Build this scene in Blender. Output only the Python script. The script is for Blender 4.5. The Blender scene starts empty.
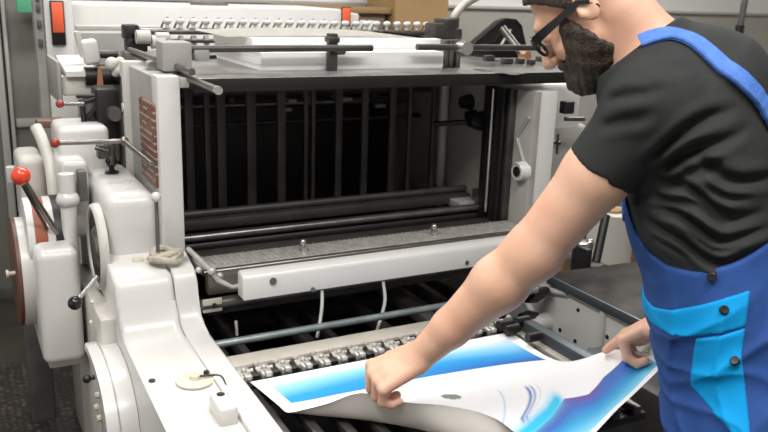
import bpy, bmesh, math, random
import numpy as np
from mathutils import Vector, Matrix
random.seed(7); rng = np.random.RandomState(3)
SC = bpy.context.scene; COL = SC.collection
# ------------------------------------------------------------------ camera geometry
CAM = np.array([0, 0, 1.55]); FPX = 820.0
R = np.array([[0.88430707, -0.09532143, 0.45707202],
              [-0.46573122, -0.2494756, 0.8490326],
              [0.03309732, -0.96367824, -0.2650072]])
def ray(px, py): return R @ np.array([px - 384, py - 216, FPX])
def at(px, py, **k):                       # point of the place seen there, on the plane X=, Y=, Z= or at depth D=
    d = ray(px, py)
    (a, v), = k.items()
    if a == 'D': return CAM + d * (v / FPX)
    i = 'XYZ'.index(a); return CAM + d * ((v - CAM[i]) / d[i])
# ------------------------------------------------------------------ materials
def mat(name, color, rough=.5, metal=0., noise=0., nscale=8., bump=0., bscale=60., spec=.5, tint=None, coat=0., sss=0.):
    m = bpy.data.materials.new(name); m.use_nodes = True
    nt = m.node_tree; b = nt.nodes['Principled BSDF']
    b.inputs['Base Color'].default_value = (*color, 1); b.inputs['Roughness'].default_value = rough
    b.inputs['Metallic'].default_value = metal; b.inputs['Specular IOR Level'].default_value = spec
    b.inputs['Coat Weight'].default_value = coat
    if sss:
        b.inputs['Subsurface Weight'].default_value = sss; b.inputs['Subsurface Radius'].default_value = (.012, .005, .003)
        b.inputs['Subsurface Scale'].default_value = 1.0
    tc = nt.nodes.new('ShaderNodeTexCoord')
    if noise:
        n = nt.nodes.new('ShaderNodeTexNoise'); n.inputs['Scale'].default_value = nscale; n.inputs['Detail'].default_value = 6
        nt.links.new(tc.outputs['Object'], n.inputs['Vector'])
        r = nt.nodes.new('ShaderNodeValToRGB'); r.color_ramp.elements[0].position = .35; r.color_ramp.elements[1].position = .7
        t = tint or tuple(c * (1 - noise) for c in color)
        r.color_ramp.elements[0].color = (*color, 1); r.color_ramp.elements[1].color = (*t, 1)
        nt.links.new(n.outputs['Fac'], r.inputs['Fac']); nt.links.new(r.outputs['Color'], b.inputs['Base Color'])
    if bump:
        n2 = nt.nodes.new('ShaderNodeTexNoise'); n2.inputs['Scale'].default_value = bscale
        nt.links.new(tc.outputs['Object'], n2.inputs['Vector'])
        bp = nt.nodes.new('ShaderNodeBump'); bp.inputs['Strength'].default_value = bump; bp.inputs['Distance'].default_value = .004
        nt.links.new(n2.outputs['Fac'], bp.inputs['Height']); nt.links.new(bp.outputs['Normal'], b.inputs['Normal'])
    return m
M = dict(
 white=mat('press_paint', (.65, .64, .615), .28, noise=.06, nscale=5, spec=.5),
 white2=mat('press_paint_worn', (.60, .575, .53), .42, noise=.22, nscale=9),
 casting=mat('darkened_casting', (.40, .385, .355), .5, noise=.25, nscale=7),  # shade of the right frame's inner face put into the colour; outer cover shares it
 railbrown=mat('brownish_rail', (.20, .175, .15), .4, metal=.4, noise=.4, nscale=14),
 grip=mat('gripper_steel', (.55, .53, .49), .38, metal=.35, noise=.3, nscale=40),
 grey=mat('grey_paint', (.36, .35, .33), .5, noise=.2, nscale=6),
 greyd=mat('dark_grey_cast', (.11, .105, .10), .5, noise=.4, nscale=12),
 steel=mat('worn_steel', (.27, .25, .235), .3, metal=.85, noise=.35, nscale=20),
 steell=mat('bright_steel', (.62, .61, .59), .25, metal=.8, noise=.2, nscale=25),
 steeld=mat('dark_steel', (.10, .093, .088), .38, metal=.6, noise=.4, nscale=15),
 bar=mat('dark_bar', (.07, .062, .057), .45, metal=.3, noise=.35, nscale=12),
 black=mat('black_iron', (.012, .011, .011), .45, noise=.3),
 blackg=mat('black_gloss', (.012, .012, .012), .18),
 table=mat('board_top', (.40, .39, .375), .24, metal=.6, noise=.45, nscale=7, tint=(.16, .15, .145)),
 tabledge=mat('board_edge', (.014, .013, .012), .5, spec=.3),
 bluebar=mat('bluish_zinc', (.33, .38, .385), .35, metal=.6, noise=.3, nscale=20),
 slate=mat('slate_steel', (.12, .14, .15), .4, metal=.5, noise=.3),
 beige=mat('beige_strip', (.50, .46, .40), .5, noise=.2, nscale=10),
 cream=mat('cream_disc', (.66, .60, .48), .5, noise=.15, nscale=30),
 brown=mat('plate_brown', (.15, .075, .055), .45),
 rust=mat('rust_orange', (.34, .10, .05), .5, noise=.35, nscale=25),
 rim=mat('brown_rim', (.13, .055, .035), .45, noise=.3),
 red=mat('red_knob', (.75, .055, .02), .25, coat=.4),
 reddk=mat('dark_red_knob', (.28, .035, .025), .35),
 orange=mat('orange_label', (.85, .13, .05), .5),
 copper=mat('copper_strip', (.62, .32, .18), .35, metal=.7),
 cable=mat('cable_white', (.62, .61, .57), .5),
 paper=mat('blank_paper', (.85, .85, .84), .8),
 paperpink=mat('tinted_paper', (.62, .60, .55), .8),
 rag=mat('rag_cotton', (.55, .50, .41), .9, noise=.3, nscale=60, bump=.6, bscale=200),
 skin=mat('skin', (.76, .475, .34), .45, noise=.12, nscale=14, tint=(.70, .39, .27), spec=.35, bump=.12, bscale=90, sss=.12),
 shirt=mat('black_jersey', (.030, .032, .031), .85, noise=.15, nscale=200, bump=.15, bscale=500, spec=.25),
 blue=mat('royal_blue_drill', (.024, .075, .27), .8, noise=.2, nscale=18, bump=.2, bscale=500, spec=.25),
 strap=mat('light_blue_strap', (.09, .21, .62), .8, noise=.2, nscale=60, bump=.3, bscale=250, spec=.25),
 cyan=mat('cyan_drill', (.0, .30, .68), .8, noise=.12, nscale=18, bump=.2, bscale=500, spec=.25),
 hair=mat('dark_hair', (.028, .018, .013), .6, noise=.4, nscale=120, tint=(.07, .045, .03), bump=.9, bscale=260),
 glass=mat('spectacle_black', (.010, .010, .012), .25),
 rubber=mat('shoe_black', (.02, .02, .02), .6),
 floor=mat('floor_boards', (.075, .066, .052), .45, noise=.5, nscale=4),
 wall=mat('wall_lower', (.42, .40, .36), .8, noise=.05, nscale=2),
 wallup=mat('wall_upper', (.78, .77, .74), .8),
 panel=mat('partition', (.24, .235, .21), .6, noise=.12, nscale=2),
 panelm=mat('partition_post', (.46, .45, .42), .5),
 green=mat('green_sign', (.12, .45, .26), .5),
 wood=mat('cardboard', (.36, .225, .10), .7, noise=.15, nscale=3),
 brownd=mat('brown_cabinet', (.17, .125, .09), .6, noise=.2, nscale=3),
 yellow=mat('yellow_tag', (.6, .36, .05), .5),
)
# floor mat with small raised pattern
def mat_checker():
    m = mat('mat_rubber', (.05, .042, .036), .45); nt = m.node_tree; b = nt.nodes['Principled BSDF']
    tc = nt.nodes.new('ShaderNodeTexCoord'); v = nt.nodes.new('ShaderNodeTexVoronoi'); v.inputs['Scale'].default_value = 42
    v.inputs['Randomness'].default_value = .35
    nt.links.new(tc.outputs['Object'], v.inputs['Vector'])
    r = nt.nodes.new('ShaderNodeValToRGB'); r.color_ramp.elements[0].position = .2; r.color_ramp.elements[1].position = .5
    r.color_ramp.elements[0].color = (.115, .098, .085, 1); r.color_ramp.elements[1].color = (.028, .023, .02, 1)
    nt.links.new(v.outputs['Distance'], r.inputs['Fac']); nt.links.new(r.outputs['Color'], b.inputs['Base Color'])
    bp = nt.nodes.new('ShaderNodeBump'); bp.invert = True; bp.inputs['Strength'].default_value = .6; bp.inputs['Distance'].default_value = .004
    nt.links.new(v.outputs['Distance'], bp.inputs['Height']); nt.links.new(bp.outputs['Normal'], b.inputs['Normal'])
    return m
M['mat'] = mat_checker()
def mat_plate():                       # brown name plate with rows of worn light lines
    m = mat('plate_rows', (.16, .075, .055), .45); nt = m.node_tree; b = nt.nodes['Principled BSDF']
    tc = nt.nodes.new('ShaderNodeTexCoord'); s = nt.nodes.new('ShaderNodeSeparateXYZ'); nt.links.new(tc.outputs['Generated'], s.inputs[0])
    w = nt.nodes.new('ShaderNodeMath'); w.operation = 'MULTIPLY'; w.inputs[1].default_value = 11; nt.links.new(s.outputs['Z'], w.inputs[0])
    f = nt.nodes.new('ShaderNodeMath'); f.operation = 'FRACT'; nt.links.new(w.outputs[0], f.inputs[0])
    g = nt.nodes.new('ShaderNodeMath'); g.operation = 'GREATER_THAN'; g.inputs[1].default_value = .72; nt.links.new(f.outputs[0], g.inputs[0])
    n = nt.nodes.new('ShaderNodeTexNoise'); n.inputs['Scale'].default_value = 30; nt.links.new(tc.outputs['Object'], n.inputs['Vector'])
    g2 = nt.nodes.new('ShaderNodeMath'); g2.operation = 'GREATER_THAN'; g2.inputs[1].default_value = .45; nt.links.new(n.outputs['Fac'], g2.inputs[0])
    mm = nt.nodes.new('ShaderNodeMath'); mm.operation = 'MULTIPLY'; nt.links.new(g.outputs[0], mm.inputs[0]); nt.links.new(g2.outputs[0], mm.inputs[1])
    x = nt.nodes.new('ShaderNodeMix'); x.data_type = 'RGBA'; x.inputs['A'].default_value = (.15, .07, .05, 1); x.inputs['B'].default_value = (.42, .30, .24, 1)
    nt.links.new(mm.outputs[0], x.inputs['Factor']); nt.links.new(x.outputs['Result'], b.inputs['Base Color'])
    return m
M['plate'] = mat_plate()
# ------------------------------------------------------------------ builders
def link(name, me, m, parent=None, smooth=True):
    o = bpy.data.objects.new(name, me); COL.objects.link(o)
    me.materials.append(M[m] if isinstance(m, str) else m)
    if smooth:
        me.polygons.foreach_set('use_smooth', [True] * len(me.polygons))
        if hasattr(me, 'set_sharp_from_angle'): me.set_sharp_from_angle(angle=math.radians(40))
    if parent is not None: o.parent = parent; o.matrix_parent_inverse = parent.matrix_world.inverted()
    return o
def fin(name, bm, m, parent=None, smooth=True):
    me = bpy.data.meshes.new(name); bmesh.ops.recalc_face_normals(bm, faces=bm.faces); bm.to_mesh(me); bm.free()
    return link(name, me, m, parent, smooth)
def tag(o, label=None, cat=None, group=None, kind=None):
    for k, v in (('label', label), ('category', cat), ('group', group), ('kind', kind)):
        if v: o[k] = v
    return o
def empty(name, loc, label, cat, group=None):
    o = bpy.data.objects.new(name, None); COL.objects.link(o); o.location = loc; o.empty_display_size = .1
    bpy.context.view_layer.update()
    return tag(o, label, cat, group)
def a_box(bm, x0, x1, y0, y1, z0, z1, bev=0., mtx=None, seg=2):
    r = bmesh.ops.create_cube(bm, size=1); vs = r['verts']
    for v in vs: v.co = Vector(((x0 + x1) / 2 + v.co.x * (x1 - x0), (y0 + y1) / 2 + v.co.y * (y1 - y0), (z0 + z1) / 2 + v.co.z * (z1 - z0)))
    if bev:
        es = list({e for v in vs for e in v.link_edges})
        rr = bmesh.ops.bevel(bm, geom=es, offset=bev, segments=seg, profile=.5, affect='EDGES')
        vs = list({v for f in rr['faces'] for v in f.verts} | {v for v in vs if v.is_valid})
    if mtx is not None:
        bmesh.ops.transform(bm, matrix=mtx, verts=[v for v in vs if v.is_valid])
def box(name, x0, x1, y0, y1, z0, z1, m, parent=None, bev=.003, seg=2):
    bm = bmesh.new(); a_box(bm, x0, x1, y0, y1, z0, z1, bev, seg=seg); return fin(name, bm, m, parent)
def boxes(name, lst, m, parent=None, bev=.002):
    bm = bmesh.new()
    for b in lst: a_box(bm, *b, bev)
    return fin(name, bm, m, parent)
def a_tube(bm, pts, r, n=12, close=False):
    pts = [Vector(p) for p in pts]; rs = r if hasattr(r, '__len__') else [r] * len(pts)
    rings = []; up = None; N = len(pts)
    for i, p in enumerate(pts):
        if close: t = (pts[(i + 1) % N] - pts[i - 1]).normalized()
        else: t = ((pts[min(i + 1, N - 1)] - pts[max(i - 1, 0)])).normalized()
        if up is None: up = t.orthogonal().normalized()
        up = (up - t * up.dot(t)).normalized(); w = t.cross(up)
        rings.append([bm.verts.new(p + (up * math.cos(a) + w * math.sin(a)) * rs[i]) for a in [2 * math.pi * k / n for k in range(n)]])
    for i in range(N if close else N - 1):
        A, B = rings[i], rings[(i + 1) % N]
        for k in range(n): bm.faces.new((A[k], A[(k + 1) % n], B[(k + 1) % n], B[k]))
    if not close: bm.faces.new(rings[0][::-1]); bm.faces.new(rings[-1])
def smooth_pts(pts, n=8):
    P = [np.array(p, float) for p in pts]; P = [2 * P[0] - P[1]] + P + [2 * P[-1] - P[-2]]; out = []
    for i in range(1, len(P) - 2):
        for k in range(n):
            t = k / n; a, b, c, d = P[i - 1:i + 3]
            out.append(.5 * (2 * b + (c - a) * t + (2 * a - 5 * b + 4 * c - d) * t * t + (3 * b - a - 3 * c + d) * t ** 3))
    return out + [P[-2]]
def tube(name, pts, r, m, parent=None, n=14, curve=0):
    if curve: pts = smooth_pts(pts, curve)
    bm = bmesh.new(); a_tube(bm, pts, r, n); return fin(name, bm, m, parent)
def a_ball(bm, c, r, sc=(1, 1, 1), seg=20):
    q = bmesh.ops.create_uvsphere(bm, u_segments=seg, v_segments=seg // 2 + 2, radius=r)
    for v in q['verts']: v.co = Vector((v.co.x * sc[0] + c[0], v.co.y * sc[1] + c[1], v.co.z * sc[2] + c[2]))
def ball(name, c, r, m, parent=None, sc=(1, 1, 1)):
    bm = bmesh.new(); a_ball(bm, c, r, sc); return fin(name, bm, m, parent)
def a_lathe(bm, prof, c, axis='X', n=40):          # prof: (along axis, radius)
    ax = {'X': (Vector((1, 0, 0)), Vector((0, 1, 0)), Vector((0, 0, 1))), 'Y': (Vector((0, 1, 0)), Vector((0, 0, 1)), Vector((1, 0, 0))),
          'Z': (Vector((0, 0, 1)), Vector((1, 0, 0)), Vector((0, 1, 0)))}[axis] if isinstance(axis, str) else axis
    c = Vector(c); rings = []
    for h, r in prof:
        rings.append([bm.verts.new(c + ax[0] * h + (ax[1] * math.cos(2 * math.pi * k / n) + ax[2] * math.sin(2 * math.pi * k / n)) * max(r, 1e-4)) for k in range(n)])
    for A, B in zip(rings, rings[1:]):
        for k in range(n): bm.faces.new((A[k], A[(k + 1) % n], B[(k + 1) % n], B[k]))
    bm.faces.new(rings[0][::-1]); bm.faces.new(rings[-1])
def lathe(name, prof, c, axis, m, parent=None, n=40):
    bm = bmesh.new(); a_lathe(bm, prof, c, axis, n); return fin(name, bm, m, parent)
def prism(name, yz, x0, x1, m, parent=None, bev=.004, plane='YZ', seg=2):   # outline in a plane, extruded along the third axis
    bm = bmesh.new()
    def co(p, x): return {'YZ': (x, p[0], p[1]), 'XY': (p[0], p[1], x), 'XZ': (p[0], x, p[1])}[plane]
    A = [bm.verts.new(co(p, x0)) for p in yz]; B = [bm.verts.new(co(p, x1)) for p in yz]; N = len(yz)
    fa = bm.faces.new(A); fb = bm.faces.new(B[::-1])
    for i in range(N): bm.faces.new((A[i], B[i], B[(i + 1) % N], A[(i + 1) % N]))
    if bev: bmesh.ops.bevel(bm, geom=list(set(fa.edges) | set(fb.edges)), offset=bev, segments=seg, profile=.5, affect='EDGES')
    return fin(name, bm, m, parent)
def rodx(name, x0, x1, y, z, r, m, parent): return tube(name, [(x0, y, z), (x1, y, z)], r, m, parent)
# ================================================================== ROOM
def struct(o): return tag(o, kind='structure')
def plane_box(name, *a, m='wall'): return struct(box(name, *a, m, None, 0))
plane_box('floor', -2.5, 7.5, -2.5, 5.6, -.1, 0, m='floor')
plane_box('wall_back', -2.5, 7.5, 5.5, 5.6, 0, 1.44, m='wall')
plane_box('trim_1', -2.5, 7.5, 5.47, 5.6, 1.44, 1.46, m='panelm')
plane_box('wall_back_upper', -2.5, 7.5, 5.5, 5.6, 1.46, 3.2, m='wallup')
plane_box('wall_left', -2.6, -2.5, -2.5, 5.6, 0, 3.2, m='wallup')
plane_box('wall_right', 7.5, 7.6, -2.5, 5.6, 0, 3.2, m='wallup')
plane_box('wall_front', -2.6, 7.6, -2.6, -2.5, 0, 3.2, m='wallup')
plane_box('ceiling', -2.6, 7.6, -2.6, 5.6, 3.2, 3.3, m='wallup')
# floor mat
tag(box('floor_mat', -.45, .35, 1.2, 3.45, 0, .012, 'mat', None, .004), 'dark brown studded rubber mat on the floor left of the press', 'mat')
# partition behind on the left
pt = empty('sliding_partition', (0, 4.3, 0), 'tall grey sliding partition with upright rails at the far left', 'partition')
for x0, x1 in ((-.6, .02), (.10, .235), (.27, .45)):
    box('panel', x0, x1, 4.28, 4.32, .02, 2.3, 'panel', pt, .004)
for x, w in ((.06, .045), (.225, .03), (.262, .016), (.47, .03)):
    box('upright_rail', x - w / 2, x + w / 2, 4.22, 4.27, .02, 2.3, 'panelm', pt, .004)
box('cross_rail', .28, .46, 4.255, 4.28, .86, .90, 'panelm', pt, .003)
box('bottom_rail', -.6, .5, 4.24, 4.34, 0, .05, 'greyd', pt, .003)
box('dark_panel', -.02, .03, 4.24, 4.27, .02, 2.3, 'greyd', pt, .003); box('dark_gap', .245, .262, 4.23, 4.26, .3, 2.3, 'black', pt, .002); box('dark_gap', .02, .034, 4.21, 4.22, 1.0, 1.25, 'black', pt, .002); box('red_dot', .0, .02, 4.2, 4.24, 1.09, 1.11, 'reddk', pt, .003)
box('yellow_tag', .035, .062, 4.21, 4.222, .93, .985, 'yellow', pt, .002)
rl_ = empty('paper_roll', (2.2, 2.75, 0), 'cream paper roll standing on the floor behind the black shelf, beside the man', 'paper roll')
lathe('paper', [(0, .10), (.64, .10)], (2.56, 2.62, 0), 'Z', 'paperpink', rl_, 40); lathe('cardboard_core', [(0, .045), (.652, .045)], (2.56, 2.62, 0), 'Z', 'wood', rl_, 24)
tag(box('brown_board', 2.55, 3.2, 2.9, 2.93, 0, .72, 'wood', None, .003), 'brown cardboard sheet standing upright behind the cream roll', 'cardboard')
g = box('exit_sign', .315, .55, 4.14, 4.18, 1.40, 1.53, 'green', pt, .004)
g.name = 'green_plate'
# wooden cabinet and cardboard box far behind
cb = empty('storage_cabinet', (2.4, 5.2, 0), 'low brown cabinet against the back wall behind the paper stack', 'cabinet')
box('body', 2.0, 2.66, 5.02, 5.42, 0, 1.40, 'brownd', cb, .006)
box('top_board', 1.97, 2.69, 4.99, 5.43, 1.40, 1.44, 'wood', cb, .004)
for x0, x1 in ((2.02, 2.32), (2.34, 2.64)):
    d = box('door', x0, x1, 5.0, 5.02, .08, 1.37, 'brownd', cb, .004)
    box('handle', x1 - .04, x1 - .03, 4.98, 5.0, .8, .95, 'steel', d, .002)
cx = empty('cardboard_carton', (2.95, 5.2, 0), 'tall golden brown cardboard carton beside the cabinet at the back wall', 'box')
box('carton_body', 2.70, 3.12, 4.96, 5.38, 0, 1.62, 'wood', cx, .006)
box('flap', 2.69, 3.13, 4.90, 4.97, 1.60, 1.63, 'wood', cx, .003)
# thin dark stand pole at the far right
sp = empty('stand_pole', (4.9, 4.0, 0), 'thin dark pole stand in front of the far wall, behind the man', 'pole')
tube('pole', [(4.9, 4.0, .02), (4.9, 4.0, 1.33), (4.93, 4.0, 1.95)], .022, 'greyd', sp)
lathe('clamp', [(-.04, .03), (.04, .03)], (4.9, 4.0, 1.36), 'Z', 'black', sp)
lathe('base', [(0, .2), (.02, .2), (.03, .05)], (4.9, 4.0, 0), 'Z', 'black', sp)
# light fittings on the ceiling
def fitting(x, y, sx, sy, e, lab):
    r = empty('ceiling_light', (x, y, 3.2), lab, 'lamp', 'fluorescent fittings on the ceiling')
    box('housing', x - sx / 2 - .03, x + sx / 2 + .03, y - sy / 2 - .03, y + sy / 2 + .03, 3.15, 3.2, 'wallup', r, .004)
    d = bpy.data.lights.new('tube_glow', 'AREA'); d.shape = 'RECTANGLE'; d.size = sx; d.size_y = sy; d.energy = e; d.color = (1, .985, .965)
    o = bpy.data.objects.new('tube_glow', d); COL.objects.link(o); o.location = (x, y, 3.14); o.parent = r; o.matrix_parent_inverse = r.matrix_world.inverted()
fitting(-.6, .9, .5, 2.0, 75, 'long fluorescent ceiling light left of the press')
fitting(1.1, .2, 1.8, .45, 70, 'fluorescent ceiling light above the man')
fitting(1.2, 3.0, 2.2, .5, 75, 'long fluorescent ceiling light above the feeder')
fitting(4.2, 3.6, 2.0, .5, 85, 'fluorescent ceiling light at the far right wall')
fitting(.2, 4.6, 1.6, .4, 26, 'fluorescent ceiling light above the partition')

# ================================================================== THE PRESS
press = empty('printing_press', (1.0, 2.0, 0), 'large old cream-white offset printing press with open delivery bay and feed board', 'printing press')
Pp = press
def L(o, label): o['label'] = label; return o
# left side frame: stepped profile
prof = [(1.0, 0), (1.0, .70), (1.03, .735), (1.80, .735), (1.83, .741), (1.853, .755), (1.866, .778), (1.874, .81), (1.880, .845), (1.887, .862), (1.902, .872), (1.99, .882), (2.03, .893), (2.45, .90), (2.45, 0)]
prism('side_casting', prof, .305, .442, 'white', Pp, .014, seg=4)
prof2 = [(1.0, .2), (1.0, .72), (1.02, .745), (1.79, .745), (1.83, .749), (1.856, .762), (1.870, .785), (1.877, .815), (1.883, .845), (1.890, .864), (1.905, .875), (1.99, .884), (2.02, .895), (2.06, .90), (2.06, .2)]
prism('side_rail', prof2, .444, .5, 'white', Pp, .006, seg=3)
# gear cover on the step
box('gear_cover', .315, .444, 2.02, 2.42, .86, 1.045, 'white', Pp, .035, seg=6)
# left post
box('corner_post', .446, .502, 1.995, 2.06, .86, 1.335, 'white', Pp, .006)
box('side_panel', .446, .495, 2.06, 2.33, .86, 1.33, 'grey', Pp, .004)
box('back_post', .43, .49, 2.33, 2.38, .86, 1.34, 'white2', Pp, .004)
box('name_plate', .4405, .4465, 2.02, 2.19, 1.055, 1.265, 'plate', Pp, .001)
L(bpy.data.objects['name_plate'], 'small brown plate with rows of worn fine print')
# bearing flange on the left face
fl = lathe('bearing_flange', [(.008, .112), (-.004, .112), (-.010, .110), (-.014, .104), (-.012, .098), (.0, .095), (.0, 0)], (.306, 2.10, .895), 'X', 'white2', Pp, 56)
lathe('dark_recess', [(0, .094), (-.006, .0955), (-.0065, .088), (-.002, .082), (-.001, 0)], (.304, 2.10, .895), 'X', 'steeld', fl, 48)
lathe('hub', [(-.010, .045), (.0, .055)], (.302, 2.10, .895), 'X', 'steel', fl)
def lever(name, p0, p1, r, rb, mrod, mball, lab=None):
    t = tube(name, [p0, p1], r, mrod, Pp); ball('knob', p1, rb, mball, t)
    if lab: L(t, lab)
    return t
a = at(97, 277, X=.285); b = at(75, 303, Y=a[1] - .06)
lever('clutch_lever', a, b, .0055, .017, 'steell', 'blackg', 'short steel lever with black ball')
# cream disc cap and lug on the casting top
c = at(195, 381, Z=.737)
d = lathe('oil_cap', [(0, .040), (.004, .040), (.006, .034), (.006, .012), (.014, .010), (.016, .004)], c, 'Z', 'cream', Pp); L(d, 'round cream cap')
tube('chain', smooth_pts([c + np.array([.01, -.005, .012]), c + np.array([.05, -.012, .008]), c + np.array([.05, -.06, .006])], 5), .0025, 'steeld', d, 8)
tube('screw', [(c[0] + .028, c[1] + .012, c[2]), (c[0] + .028, c[1] + .012, c[2] + .012)], .006, 'black', d)
c = at(221, 409, Z=.74)
bm = bmesh.new(); a_box(bm, c[0] - .02, c[0] + .018, c[1] - .06, c[1] + .018, .73, .772, .008, seg=3)
lg = fin('lug', bm, 'white', Pp); lathe('socket', [(0, .008), (.0015, .008)], (c[0], c[1] - .0, .7715), 'Z', 'black', lg)
c = at(152, 381, Z=.736); lathe('oil_hole', [(0, .007), (.0025, .007)], c, 'Z', 'black', Pp)
c = at(138, 263, Z=.875); box('brass_fitting', c[0] - .014, c[0] + .014, c[1] - .012, c[1] + .012, .872, .888, 'cream', Pp, .005)
# fender
fo = smooth_pts([(1.945, .705, 0), (1.88, .712, 0), (1.80, .708, 0), (1.73, .688, 0), (1.675, .64, 0), (1.652, .57, 0), (1.645, .45, 0), (1.645, .05, 0)], 4)
fo = [(q[0], q[1]) for q in fo]
fe = prism('wheel_guard', fo + [(1.945, .05)], .262, .304, 'white', Pp, .012, seg=3)
prism('guard_rim', fo + [(1.665, .05)] + [(q[0] + .018, q[1] - .02) for q in fo[::-1]], .236, .266, 'white', fe, .006)
for px, py in ((99, 395), (98, 407), (101, 418)):
    c = at(px, py, X=.260); lathe('bolt', [(-.01, .008), (0, .009)], c, 'X', 'cream', fe, 8)
c = at(87, 379, X=.22); ball('grease_nipple', c, .010, 'black', Pp); tube('pivot', [c, (c[0] + .08, c[1] + .02, c[2] + .0)], .006, 'greyd', Pp)
# box housing on the left
box('motor_housing', .155, .258, 2.10, 2.60, .585, .895, 'white', Pp, .024, seg=5)
box('housing_foot', .17, .245, 2.14, 2.5, .56, .59, 'white2', Pp, .006)
box('lower_casting', .268, .31, 1.90, 2.35, 0, .775, 'white2', Pp, .01)
box('pedestal', .16, .24, 2.9, 3.0, 0, .6, 'greyd', Pp, .01)
box('housing_beam', .16, .24, 2.45, 2.95, .60, .66, 'greyd', Pp, .01)
c = at(75, 334, X=.262)
for px, py in ((93, 302), (92, 322)):
    c = at(px, py, X=.257); lathe('oil_nipple', [(-.006, .004), (0, .006)], c, 'X', 'cream', Pp, 8)
# drum with brown cover at far left
dr = lathe('drum_cover', [(-.015, .140), (-.01, .148), (.02, .148), (.024, .138)], (.138, 2.32, .780), 'X', 'white', Pp, 64)
lathe('brown_disc', [(-.016, .138), (-.012, .146), (0, .146)], (.130, 2.32, .780), 'X', 'rim', dr, 64)
tube('stud', [(.115, 2.25, .80), (.098, 2.25, .80)], .006, 'cream', dr); lathe('stud_head', [(-.006, .011), (0, .011)], (.098, 2.25, .80), 'X', 'cream', dr, 16)
sh = lathe('shift_dial', [(0, .10), (.004, .112), (.105, .112), (.11, .10)], (.145, 2.30, .875), 'X', 'white', Pp, 56)
lathe('orange_band', [(0, .1135), (.030, .1135)], (.166, 2.30, .875), 'X', 'rust', sh, 56)
lathe('black_band', [(0, .1135), (.030, .1135)], (.215, 2.30, .875), 'X', 'black', sh, 56)
# red knob lever
p0 = at(64, 244, Y=2.22); p1 = at(21, 176, Y=2.10)
rl = tube('speed_lever', [p0, p1], .0075, 'steel', Pp); ball('red_knob', p1, .0225, 'red', rl)
tube('stay', [p0 + np.array([-.02, .01, 0]), p1 + np.array([.0, .02, -.02])], .004, 'steeld', rl)
box('lever_rest', *(lambda q: (q[0] - .02, q[0] + .02, q[1], q[1] + .03, q[2] - .02, q[2] + .03))(at(14, 177, Y=2.6)), 'white2', Pp, .006)
c = at(42, 215, Y=2.35); box('back_cover', .155, .225, 2.42, 2.62, .86, 1.07, 'white2', Pp, .02, seg=4)
# columns, pipe and upper housing
c = at(68, 200, Y=2.2)
co = lathe('column', [(-.30, .020), (.045, .020), (.05, .026), (.062, .030), (.074, .026), (.08, .020), (.13, .020)], (c[0], 2.2, c[2] - .06), 'Z', 'white', Pp, 28)
bm = bmesh.new(); a_tube(bm, smooth_pts([at(36, 127, Y=2.45), at(42, 140, Y=2.42), at(50, 165, Y=2.38), at(54, 195, Y=2.34), at(58, 222, Y=2.32)], 6), .016, 16)
fin('curved_pipe', bm, 'white2', Pp)
box('cap_plate', *(lambda q: (q[0] - .012, q[0] + .06, q[1], q[1] + .06, q[2] - .01, q[2] + .012))(at(42, 125, Y=2.5)), 'brown', Pp, .004)
q = at(60, 165, Y=2.34)
box('upper_housing', q[0], q[0] + .135, 2.34, 2.52, .95, 1.165, 'white', Pp, .02, seg=5)
box('middle_housing', q[0] - .01, q[0] + .06, 2.24, 2.5, .88, 1.09, 'white', Pp, .016, seg=4)
c = at(82, 182, Y=2.2); box('latch', c[0] - .01, c[0] + .012, 2.19, 2.23, c[2] - .05, c[2] + .03, 'greyd', Pp, .004)
# grey box above
q = at(62, 96, Y=2.62); q2 = at(97, 64, Y=2.62)
ib = box('fountain_box', q[0], q2[0], 2.62, 2.82, q[2], q2[2] - .035, 'white2', Pp, .008)
prism('lid', [(2.60, q2[2] - .035), (2.60, q2[2] - .02), (2.83, q2[2] + .01), (2.83, q2[2] - .02)], q[0] + .012, q2[0], 'white', ib, .004)
box('end_shield', q[0] - .012, q[0], 2.6, 2.85, q[2] - .02, q2[2] + .01, 'grey', ib, .004)
q = at(90, 51, Y=2.6)
bm = bmesh.new(); a_box(bm, -.024, .024, -.02, .02, -.04, .035, .012, Matrix.Translation(Vector(q)) @ Matrix.Rotation(-.15, 4, 'Y'), 3); fin('white_cap', bm, 'white', Pp)
q = at(79, 41, Y=2.7); bm = bmesh.new(); a_box(bm, -.008, .008, -.015, .015, -.05, .03, .004, Matrix.Translation(Vector(q)) @ Matrix.Rotation(-.2, 4, 'Y')); fin('bracket_arm', bm, 'white2', Pp)
# support posts under those
box('rear_column', .40, .435, 2.7, 2.8, .5, 1.18, 'grey', Pp, .004)
# black mechanism cluster
q = at(108, 103, Y=2.40)
box('gearbox', q[0] - .03, q[0] + .03, 2.40, 2.50, q[2] - .12, q[2] + .04, 'black', Pp, .008)
lathe('gear_knob', [(-.02, .018), (.01, .022), (.02, .02)], at(114, 114, Y=2.38), 'Y', 'steel', Pp, 20)
bm = bmesh.new(); a_lathe(bm, [(-.05, .028), (.05, .028)], at(102, 76, Y=2.62), 'X', 28); a_lathe(bm, [(-.03, .035), (.0, .035)], at(108, 76, Y=2.6), 'X', 28); fin('ink_roller', bm, 'black', Pp)
q = at(104, 54, Y=2.62); tube('small_roller', [q - np.array([.04, 0, 0]), q + np.array([.04, 0, 0])], .013, 'steeld', Pp)
q = at(101, 82, Y=2.5); prism('copper_strip', [(q[0] - .005, q[2] + .045), (q[0] + .004, q[2] + .045), (q[0] + .007, q[2] - .03), (q[0] + .004, q[2] - .048), (q[0] - .012, q[2] - .048), (q[0] - .012, q[2] - .02)], 2.50, 2.505, 'copper', Pp, 0, 'XZ')
bm = bmesh.new()
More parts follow.
